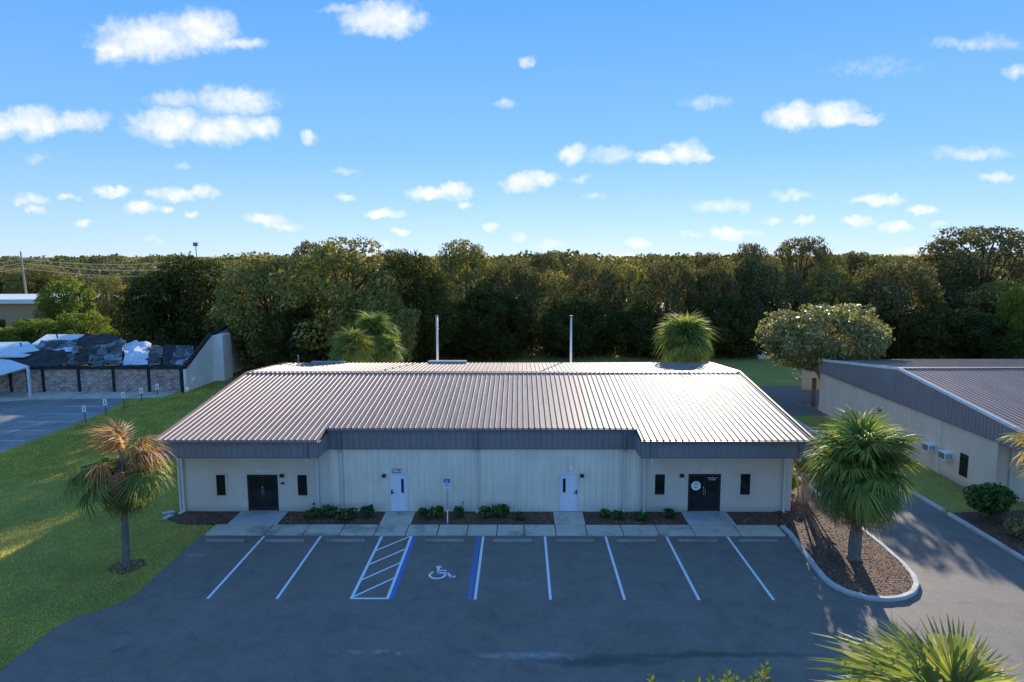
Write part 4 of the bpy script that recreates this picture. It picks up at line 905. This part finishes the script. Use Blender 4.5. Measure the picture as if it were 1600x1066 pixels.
def place_tree(kname, var, px, top, hw, Y, label, cat='tree', group='woods behind the buildings', rz=None, name='oak_tree', base=0):
    cm, tm, rx, zt = KINDS[kname][var % len(KINDS[kname])]
    p = AY(px, top, Y); h = p.z * 1.0; w = hw / F * (Y * math.cos(PITCH)) * 1.0
    t = tag(empty(name, (p.x, Y, 0)), label, cat, group); t.rotation_euler = (0, 0, random.uniform(0, 6.28) if rz is None else rz)
    s = (w / rx, w / rx, h / zt)
    for nm, me in (('crown', cm), ('trunk', tm)):
        o = link(nm, me, t); o.scale = s
    return t
T = place_tree
# row by row: kind, variant, px, top py, half width px, distance
T('oak', 0, 535, 376, 100, 76, 'tallest broad oak with sunlit right flank, left of the first white pole')
T('oak', 1, 590, 452, 62, 71, 'lower rounded oak reaching toward the first white pole, behind the left palms')
T('oak', 2, 420, 398, 82, 79, 'dark broad oak directly left of the tallest oak')
T('dark', 0, 300, 400, 82, 90, 'dark dense oak rising behind the white end wall of the burnt building')
T('dark', 1, 235, 425, 55, 88, 'dark oak at the left end of the near woods, above the charred roof')
T('dark', 2, 385, 470, 66, 83, 'low dark tree in the shade right of the white end wall')
T('dark', 0, 455, 480, 60, 74, 'low dark tree under the tallest oak, left of the bright palms')
T('dark', 1, 645, 393, 60, 79, 'dark tree just right of the tallest oak crown')
T('oak', 2, 728, 378, 58, 91, 'tall round topped tree between the two white poles, right of the first')
T('brown', 0, 800, 403, 52, 93, 'brownish tree midway between the two white poles')
T('dark', 2, 765, 450, 62, 87, 'low dark tree in front, midway between the white poles')
T('dark', 1, 672, 480, 52, 86, 'low dark tree straight behind the first white pole')
T('oak', 1, 866, 426, 50, 92, 'mid height tree just left of the second white pole')
T('brown', 1, 925, 398, 48, 94, 'brownish narrow tree just right of the second white pole')
T('dark', 0, 895, 470, 52, 88, 'low shaded tree straight behind the second white pole')
T('oak', 0, 985, 414, 48, 93, 'mid green tree between the second white pole and the round palm')
T('brown', 0, 1048, 396, 48, 92, 'olive brown tree rising directly above the round palm')
T('brown', 1, 1112, 407, 46, 93, 'olive brown tree up and right of the round palm')
T('dark', 2, 1000, 478, 55, 89, 'low dark tree left of the round palm')
T('dark', 1, 1130, 462, 58, 89, 'low dark tree between the round palm and the lone olive tree')
T('brown', 0, 1172, 392, 44, 97, 'brownish tree left of the flat topped pine like tree')
T('airy', 0, 1250, 367, 48, 104, 'airy flat topped tree with sky showing through, above the lone olive tree')
T('brown', 1, 1212, 410, 52, 93, 'brown tree directly above the left side of the lone olive tree')
T('oak', 1, 1300, 418, 54, 93, 'greenish tree directly above the right side of the lone olive tree')
T('airy', 1, 1338, 388, 40, 101, 'thin crowned tree on the skyline right of the flat topped one')
T('brown', 0, 1400, 400, 66, 88, 'large reddish brown rounded tree right of the lone olive tree')
T('dark', 0, 1330, 480, 60, 86, 'low dark tree tucked behind the lone olive tree')
T('dark', 2, 1455, 470, 62, 84, 'low dark tree over the right warehouse roof, centre')
T('airy', 0, 1545, 350, 92, 94, 'tall spreading airy tree on the skyline at far right')
T('brown', 1, 1500, 420, 60, 93, 'brown tree below the spreading airy tree, on its left')
T('oak', 2, 1560, 440, 58, 88, 'mid green tree below the spreading airy tree')
T('bright', 0, 1604, 432, 36, 80, 'bright green leafy tree cut by the right edge of the picture')
T('dark', 1, 1545, 492, 70, 82, 'low dark tree over the right warehouse roof, near the picture edge')
T('airy', 1, 488, 369, 38, 84, 'airy pine like top showing just left above the tallest oak')
T('airy', 0, 612, 386, 34, 98, 'airy thin topped tree right behind the tallest oak')
T('airy', 1, 848, 388, 32, 102, 'airy tree top on the skyline just left of the second white pole')
T('airy', 0, 1178, 377, 36, 103, 'airy tree top on the skyline left of the flat topped tree')
T('airy', 1, 1110, 388, 30, 102, 'thin airy tree top up and right of the round palm')
T('airy', 0, 1455, 396, 40, 100, 'airy tree top between the reddish tree and the spreading tree')
G2 = 'sunlit trees at left'
T('bright', 0, 100, 428, 44, 104, 'bright yellow green tree behind the burnt building, tallest at left', 'tree', G2)
T('bright', 1, 50, 492, 46, 92, 'bushy green tree left of the burnt rear roof', 'tree', G2)
T('bright', 0, 128, 482, 42, 94, 'bright green tree right above the burnt rear roof', 'tree', G2)
T('oak', 1, 165, 432, 34, 112, 'small green tree between the bright tree and the dark woods', 'tree', G2)
T('bright', 1, 8, 505, 42, 88, 'bushy green tree at the left picture edge behind the pale roof', 'tree', G2)
T('oak', 0, 62, 415, 50, 175, 'far green tree right of the utility pole', 'tree', G2)
T('oak', 2, 0, 420, 50, 180, 'far green tree left of the utility pole', 'tree', G2)
T('bright', 0, 175, 510, 30, 90, 'dark green bush right of the burnt rear roof peak', 'tree', G2)

# lone olive coloured tree by the right warehouse
L = crown_lobes(77, 60, 5.5, 4.6, 2.6, 8.6, .84, (.13, .30))
p = AY(1288, 520, 61); t = tag(empty('broadleaf_tree', (p.x, 61, 0)), 'lone rounded olive leaved tree at the rear corner of the right warehouse', 'tree')
link('crown', leaf_mesh('crown', L, 15000, .30, M['olive_leaf'], 77), t).location.z = 0; link('trunk', limb_mesh('trunk', .26, 8.4, L, M['pale_bark'], 77, .25), t)
k_ = AY(1288, 474, 61).z / 8.6; t.scale = (1, 1, k_)

# distant forest
r = np.random.default_rng(9); Ps, Ls = [], []
def far_band(n, y0, y1, h0, h1, rad, nleaf, size):
    for i in range(n):
        Y = y0 + (y1 - y0) * r.random(); X = r.uniform(-.95, .95) * Y; q = r.uniform(*rad); h = r.uniform(h0, h1) + (mnoise.noise((X * .6 / q / 6, Y * .004, 3.3)) * (2.6 + .006 * Y))
        if Y < 165 and X < -.42 * Y: continue
        d = unit(r.normal(0, 1, (nleaf, 3))); d[:, 2] = np.abs(d[:, 2]) * 1.0 - .25
        Ps.append(np.array([X, Y, h - q * .8]) + d * np.array([q * 1.15, q * 1.15, q * .8]) * np.clip(1 - np.abs(r.normal(0, .12, nleaf)), .3, 1)[:, None] * (1 + .18 * np.sin(d[:, :1] * 6 + i) * np.sin(d[:, 1:2] * 6)))
        Ls.append(np.full(nleaf, size) * r.uniform(.6, 1.4, nleaf))
far_band(190, 112, 200, 8.5, 13.9, (4.5, 7), 420, .75); far_band(240, 190, 420, 9, 13.8, (6, 10), 260, 1.4); far_band(220, 400, 900, 9, 14.5, (9, 16), 170, 2.8); far_band(200, 900, 2600, 9, 15, (22, 40), 130, 7.0)
P = np.concatenate(Ps); L_ = np.concatenate(Ls); n = len(P)
N_ = unit(r.normal(0, .7, (n, 3)) + np.array([0, -.2, .5])); T_ = unit(np.cross(N_, r.normal(0, 1, (n, 3))))
tag(link('distant_forest', quads_mesh('distant_forest', P, N_, T_, L_, L_ * .75, M['far_leaf'], .1)), 'distant continuous woodland running to the horizon', 'forest', kind='stuff')

r = np.random.default_rng(19); Ps, Ls = [], []
for i in range(330):
    px = r.uniform(190, 1640); Y = (88 if px > 660 else 80) + r.uniform(0, 16); p = AY(px, 540, Y); h = r.uniform(2.2, 5.2); q = r.uniform(1.6, 3.0); m_ = 330
    d = unit(r.normal(0, 1, (m_, 3))); d[:, 2] = np.abs(d[:, 2])
    Ps.append(np.array([p.x, Y, 0]) + d * np.array([q, q, h]) * np.clip(1 - np.abs(r.normal(0, .2, m_)), .2, 1)[:, None]); Ls.append(r.uniform(.25, .55, m_))
P = np.concatenate(Ps); L_ = np.concatenate(Ls); n = len(P)
N_ = unit(r.normal(0, .7, (n, 3)) + np.array([0, -.3, .4])); T_ = unit(np.cross(N_, r.normal(0, 1, (n, 3))))
tag(link('undergrowth', quads_mesh('undergrowth', P, N_, T_, L_, L_ * .6, M['dark_leaf'], .1)), 'dark tangled undergrowth along the foot of the woods', 'undergrowth', kind='stuff')

# ------------------------------------------------------------------ palms
def frond_mesh(name, mat, pet, blade, nleaf, seed, droop=.5, spread=150, width=.062):
    """costapalmate fan: petiole along +X from the origin, fan beyond it; +Z up"""
    r = random.Random(seed); b = MB()
    pp = [(0, 0, 0), (pet * .5, 0, .02), (pet, 0, -.02)]
    b.tube(pp, [.028, .02, .014], 5, False)
    for i in range(nleaf):
        f = i / (nleaf - 1) * 2 - 1; a = R(spread) * f * .93 + r.uniform(-.03, .03); ln = blade * (1 - .32 * abs(f) ** 1.6) * r.uniform(.88, 1.08)
        ox = pet + .28 * blade * (1 - abs(f)); d = Vector((math.cos(a), math.sin(a), 0)); s = Vector((-d.y, d.x, 0)); dr = droop * r.uniform(.8, 1.7); tw = r.uniform(-.5, .5)
        vs_ = []
        for k, (t_, w_) in enumerate(((0, .35), (.35, 1), (.7, .75), (1, .05))):
            bend = dr * t_ ** 2.2 * ln
            c = Vector((ox, 0, -.02)) * 1.0 + d * ln * t_ * (1 - .18 * dr * t_) + Vector((0, 0, -bend + .05 * ln * math.sin(t_ * 3.1) + .10 * ln * abs(f) * t_))
            ww = width * w_ * blade; sv = (s + Vector((0, 0, tw))).normalized() * ww * .5
            vs_ += [c - sv, c + sv]
        b.add(vs_, [(0, 1, 3, 2), (2, 3, 5, 4), (4, 5, 7, 6)])
    me = bpy.data.meshes.new(name); me.from_pydata(b.v, [], b.f); me.materials.append(mat); me.update(); return me
FR = {}
COMPACT = (('c1', 'palm_green', .5, 1.0, 40, .5), ('c2', 'palm_yellow', .5, 1.0, 38, .45), ('c3', 'palm_dark', .55, 1.0, 40, .6))
for key, matn, pet, bl, nl, dr in (('g1', 'palm_green', 1.15, 1.15, 46, .42), ('g2', 'palm_green', 1.0, 1.25, 46, .6), ('g3', 'palm_dark', 1.1, 1.2, 46, .5), ('g4', 'palm_dark', 1.2, 1.1, 46, .75), ('y1', 'palm_yellow', 1.1, 1.15, 46, .5), ('d1', 'palm_dead', .9, 1.1, 26, .95), ('d2', 'palm_dead', 1.0, 1.0, 22, 1.2)) + COMPACT:
    FR[key] = frond_mesh('frond', M[matn], pet, bl, nl, hash(key) % 97 if False else sum(map(ord, key)), dr)
def palm_trunk(h, r0, r1, lean, seed):
    r = random.Random(seed); pts, rad = [], []; n_ = 16
    for i in range(n_ + 1):
        t_ = i / n_; pts.append((lean[0] * t_ ** 1.3, lean[1] * t_ ** 1.3, -.1 + (h + .1) * t_)); rad.append((r0 + (r1 - r0) * min(1, t_ * 1.6)) * r.uniform(.93, 1.07) * (1.35 if i == 0 else 1))
    return MB().tube(pts, rad, 12).mesh('trunk', M['palm_bark'], True)
def palm(loc, h, scale, label, nf=46, keys=('g1', 'g2', 'g3', 'g4'), dead=6, lean=(0, 0), r0=.22, seed=1, emin=-62, emax=82, group='cabbage palms', trunk=True):
    t = tag(empty('cabbage_palm', loc), label, 'palm', group); r = random.Random(seed)
    if trunk: link('trunk', palm_trunk(h + .25, r0, r0 * .8, lean, seed), t)
    top = Vector((lean[0], lean[1], h))
    # old leaf bases under the crown
    b = MB()
    for i in range(22):
        a = i * 2.4; z_ = -.75 * (i / 22); v = Vector((math.cos(a), math.sin(a), 0)); b.tube([top + v * r0 * .6 + Vector((0, 0, z_)), top + v * (r0 + .16) + Vector((0, 0, z_ + .26))], [.05, .03], 5)
    b.build('leaf_bases', M['palm_bark'], t)
    for i in range(nf):
        f = (i + .5) / nf; el = emax + (emin - emax) * f ** .85 + r.uniform(-8, 8); az = i * 137.5 + r.uniform(-14, 14)
        key = keys[r.randrange(len(keys))] if i < nf - dead else r.choice(('d1', 'd2', 'd1'))
        if i >= nf - dead: el = r.uniform(-80, -58)
        o = link('frond', FR[key], t, top + Vector((0, 0, .15 - .35 * f))); o.rotation_euler = Euler((R(r.uniform(-25, 25)), R(-el), R(az)), 'XYZ'); s_ = scale * r.uniform(.85, 1.12); o.scale = (s_, s_, s_)
    return t
# right palm on the island
g_ = G(1334, 874, .1); cz = AY(1340, 735, g_.y)
palm((g_.x, g_.y, .08), cz.z - .1, 1.04, 'tall healthy cabbage palm growing on the mulch island', 110, ('g1', 'g2', 'g3', 'g4', 'c1', 'c3', 'y1', 'g2'), 16, (.1, 0), .27, 5, -66)
# foreground palm, bottom right
cz = AY(1475, 1195, 13.0); palm((cz.x, 13.0, 0), cz.z, 1.15, 'bright cabbage palm top close to the camera at bottom right', 90, ('g1', 'y1', 'g1', 'g2', 'y1'), 0, (0, 0), .24, 8, -50)
# right edge palm
cz = AY(1662, 712, 31.0); palm((cz.x, 31.0, .06), cz.z, 1.0, 'cabbage palm mostly beyond the right edge with pale brown tips showing', 40, ('g1', 'y1', 'd1'), 10, (0, 0), .24, 9)
# palms behind the roof
cz = AY(1070, 532, 55.2); palm((cz.x, 55.2, 0), cz.z, 1.45, 'round full palm behind the rear right edge of the office roof', 100, ('c1', 'c3', 'c1', 'c2'), 4, (0, 0), .24, 11)
cz = AY(552, 548, 56.0); palm((cz.x, 56.0, 0), cz.z, 1.18, 'yellowish low palm just behind the office roof, left of the first white pole', 80, ('c2', 'c1', 'c2'), 0, (0, 0), .22, 12, -45)
cz = AY(584, 522, 60.0); palm((cz.x, 60.0, 0), cz.z, 1.3, 'darker taller palm behind the yellowish low palm', 70, ('c3', 'c1'), 2, (0, 0), .22, 13, -50)
cz = AY(603, 548, 59.0); palm((cz.x, 59.0, 0), cz.z, 1.05, 'small dark palm right of the yellowish low palm', 50, ('c3', 'c1'), 2, (0, 0), .2, 14, -50)
# damaged palm on the left lawn
g_ = G(198, 886); cz = AY(192, 722, g_.y); lean = (cz.x - g_.x, 0)
dp = palm((g_.x, g_.y, 0), cz.z, 1.0, 'storm battered palm on the left lawn with brown broken top', 12, ('d1', 'd2'), 12, lean, .165, 21)
top = Vector((lean[0], 0, cz.z)); r = random.Random(5)
def fr_(key, az, el, s_, roll=0, dz=0, off=(0, 0, 0)):
    o = link('frond', FR[key], dp, top + Vector(off) + Vector((0, 0, dz))); o.rotation_euler = Euler((R(roll), R(-el), R(az)), 'XYZ'); o.scale = (s_, s_, s_)
for i in range(17): fr_(r.choice(('g1', 'g3', 'g4', 'g1')), 180 + r.uniform(-65, 65), r.uniform(-50, 0), r.uniform(.85, 1.1), r.uniform(-20, 20))
for i in range(12): fr_(r.choice(('g1', 'g3', 'y1')), r.uniform(-70, 70), r.uniform(-62, -12), r.uniform(.85, 1.05), r.uniform(-20, 20))
for i in range(7): fr_(r.choice(('g3', 'g4', 'd2')), r.uniform(0, 360), r.uniform(-78, -45), r.uniform(.8, 1.0))
for i in range(9): fr_('d1' if i % 2 else 'd2', r.uniform(120, 260), r.uniform(66, 92), r.uniform(.6, 1.0), r.uniform(-60, 60), .1)
for i in range(10): fr_(r.choice(('d1', 'd2')), r.uniform(-50, 50), r.uniform(12, 48), r.uniform(.7, .95), r.uniform(-50, 50), .1)
for i in range(6): fr_('d2', r.uniform(200, 330), r.uniform(-50, 10), r.uniform(.7, .9), r.uniform(-40, 40), .1)
MB().tube([top, top + Vector((-.12, 0, .7)), top + Vector((-.28, 0, 1.5))], [.09, .06, .02], 7).build('spear', M['palm_bark'], dp)
# bare mulch ring at the palm foot
b = MB(); b.prism([(g_.x + q[0] * random.uniform(.8, 1.15), g_.y + q[1] * random.uniform(.8, 1.15)) for q in arc(0, 0, .75, 0, 345, 23)], -.01, .03); tag(b.build('bare_soil', M['mulch']), kind='structure')

# ------------------------------------------------------------------ shrubs
def shrub(name, loc, rx, h, n, size, leaf, label, seed, nl=9, group=None, cat='shrub', stems=6):
    L = crown_lobes(seed, nl, rx, rx, h * .12, h, .62, (.34, .52)); t = tag(empty(name, loc), label, cat, group)
    link('foliage', leaf_mesh('foliage', L, n, size, M[leaf], seed, 0, .4), t)
    b = MB(); r_ = random.Random(seed)
    for i in range(stems):
        c = Vector(L[r_.randrange(nl)][0]); b.tube([(r_.uniform(-.05, .05), r_.uniform(-.05, .05), -.05), c * .5 + Vector((0, 0, .05)), c], [.02, .015, .006], 5)
    b.build('stem', M['bark'], t); return t
BG = 'low plants along the office wall'
beds = [(490, 809, .40, .55, 'leftmost low green plant, right of the left entry pad'), (514, 807, .45, .6, 'leafy plant between the first two downspouts'), (543, 811, .55, .55, 'widest leafy plant, at the foot of the first centre downspout'), (575, 808, .40, .6, 'low plant just left of the left white door pad'),
        (663, 809, .35, .5, 'low plant just right of the left white door pad'), (683, 808, .38, .6, 'low plant just left of the parking sign post'), (716, 807, .30, .55, 'small plant by the black stake'), (758, 809, .36, .6, 'low plant right of the middle downspout'), (783, 807, .5, .65, 'full leafy plant right of the middle downspout, farther right'), (812, 812, .3, .35, 'sparse small plant midway between the white doors'),
        (945, 809, .32, .45, 'small plant between the right white door pad and the last centre downspout'), (966, 810, .3, .4, 'small plant at the last centre downspout'), (1000, 812, .35, .35, 'sparse plant right of the last centre downspout'), (1046, 808, .38, .45, 'low plant just left of the right entry pad')]
for k, (px, py, rx, h, lb) in enumerate(beds):
    g_ = G(px, py, .06); shrub('bed_plant', (g_.x, min(g_.y, 33.95), .05), rx, h, int(210 * rx / .4), .20, 'bed_leaf', lb, 200 + k, 7, BG, 'plant', 5)
g_ = G(1545, 812, .07); shrub('round_shrub', (g_.x, g_.y, .06), 1.15, 1.95, 2400, .20, 'bed_leaf', 'large dark green shrub before the corner of the right warehouse', 300, 16, None, 'shrub', 9)
g_ = G(1598, 840, .07); shrub('low_shrub', (g_.x, g_.y, .06), .8, .9, 1500, .14, 'olive_leaf', 'low grey green shrub at right edge below the large shrub', 301, 9, None, 'shrub', 6)
g_ = G(1592, 775, .07); shrub('low_shrub', (g_.x + .4, g_.y, .06), .7, .8, 1200, .14, 'bright_leaf', 'low bright shrub against the right warehouse front', 302, 9, None, 'shrub', 6)
# multi-stemmed tree beside the office corner
mt = tag(empty('crape_myrtle', (15.2, 35.6, .1)), 'multi stemmed pale trunked small tree between office corner and island palm', 'tree'); r = random.Random(31); b = MB(); lob = []
for i in range(13):
    a = r.uniform(0, 6.28); sp = r.uniform(.35, 1.35); hh = r.uniform(2.2, 3.7); bx0 = Vector((math.cos(a) * .22, math.sin(a) * .22, -.05)); tp = Vector((math.cos(a) * sp, math.sin(a) * sp, hh))
    b.tube([bx0, bx0.lerp(tp, .4) + Vector((0, 0, .15)), bx0.lerp(tp, .75) + Vector((r.uniform(-.1, .1), r.uniform(-.1, .1), .1)), tp], [.05, .04, .03, .012], 6)
    lob.append((tuple(tp + Vector((0, 0, -.1))), (.42, .42, .45))); lob.append((tuple(bx0.lerp(tp, .75)), (.38, .38, .35)))
b.build('stem', M['pale_bark'], mt); link('crown', leaf_mesh('crown', lob, 6500, .15, M['myrtle_leaf'], 31), mt)
shrub('corner_shrub', (14.95, 37.4, .1), .8, 1.3, 1700, .14, 'bright_leaf', 'yellow green shrub behind the office right corner', 303, 9, None, 'shrub', 6)
# sprig tips of a tall shrub close to the camera
tips = [(1016, 1056), (1090, 1060), (1112, 1056), (1128, 1062), (1138, 1048), (1150, 1056), (1180, 1050), (1198, 1032), (1160, 1064), (1064, 1066)]
YB = 11.5; c0 = AY(1120, 1200, YB)
fs_ = tag(empty('tall_shrub', (c0.x, YB, 0)), 'leafy shrub tips poking up at the bottom edge left of the foreground palm', 'shrub'); b = MB(); rr2 = np.random.default_rng(4); Pl, Nl, Tl, Ll = [], [], [], []
for i, (px, py) in enumerate(tips):
    tp = AY(px, py, YB + rr2.uniform(-.4, .4)) - Vector((c0.x, YB, 0)); base = Vector((rr2.uniform(-.15, .15), rr2.uniform(-.15, .15), 0)); mid = base.lerp(tp, .6) + Vector((0, 0, .4))
    b.tube([base, mid, tp], [.035, .018, .004], 5)
    for k in range(46):
        s_ = 1 - (k / 46) * .32; c = mid.lerp(tp, (s_ - .6) / .4) if s_ > .6 else base.lerp(mid, s_ / .6); a = k * 2.4; dv = Vector((math.cos(a), math.sin(a), .7)).normalized(); ln = .15 * (.6 + min(1, k / 12))
        Pl.append(c + dv * ln * .5); Tl.append(dv); Nl.append(dv.cross(Vector((-math.sin(a), math.cos(a), .2))).normalized()); Ll.append(ln)
b.build('stem', M['bark'], fs_); Pl, Nl, Tl, Ll = map(np.array, (Pl, Nl, Tl, Ll)); link('foliage', quads_mesh('foliage', Pl, Nl, Tl, Ll, Ll * .5, M['bright_leaf'], .1), fs_)
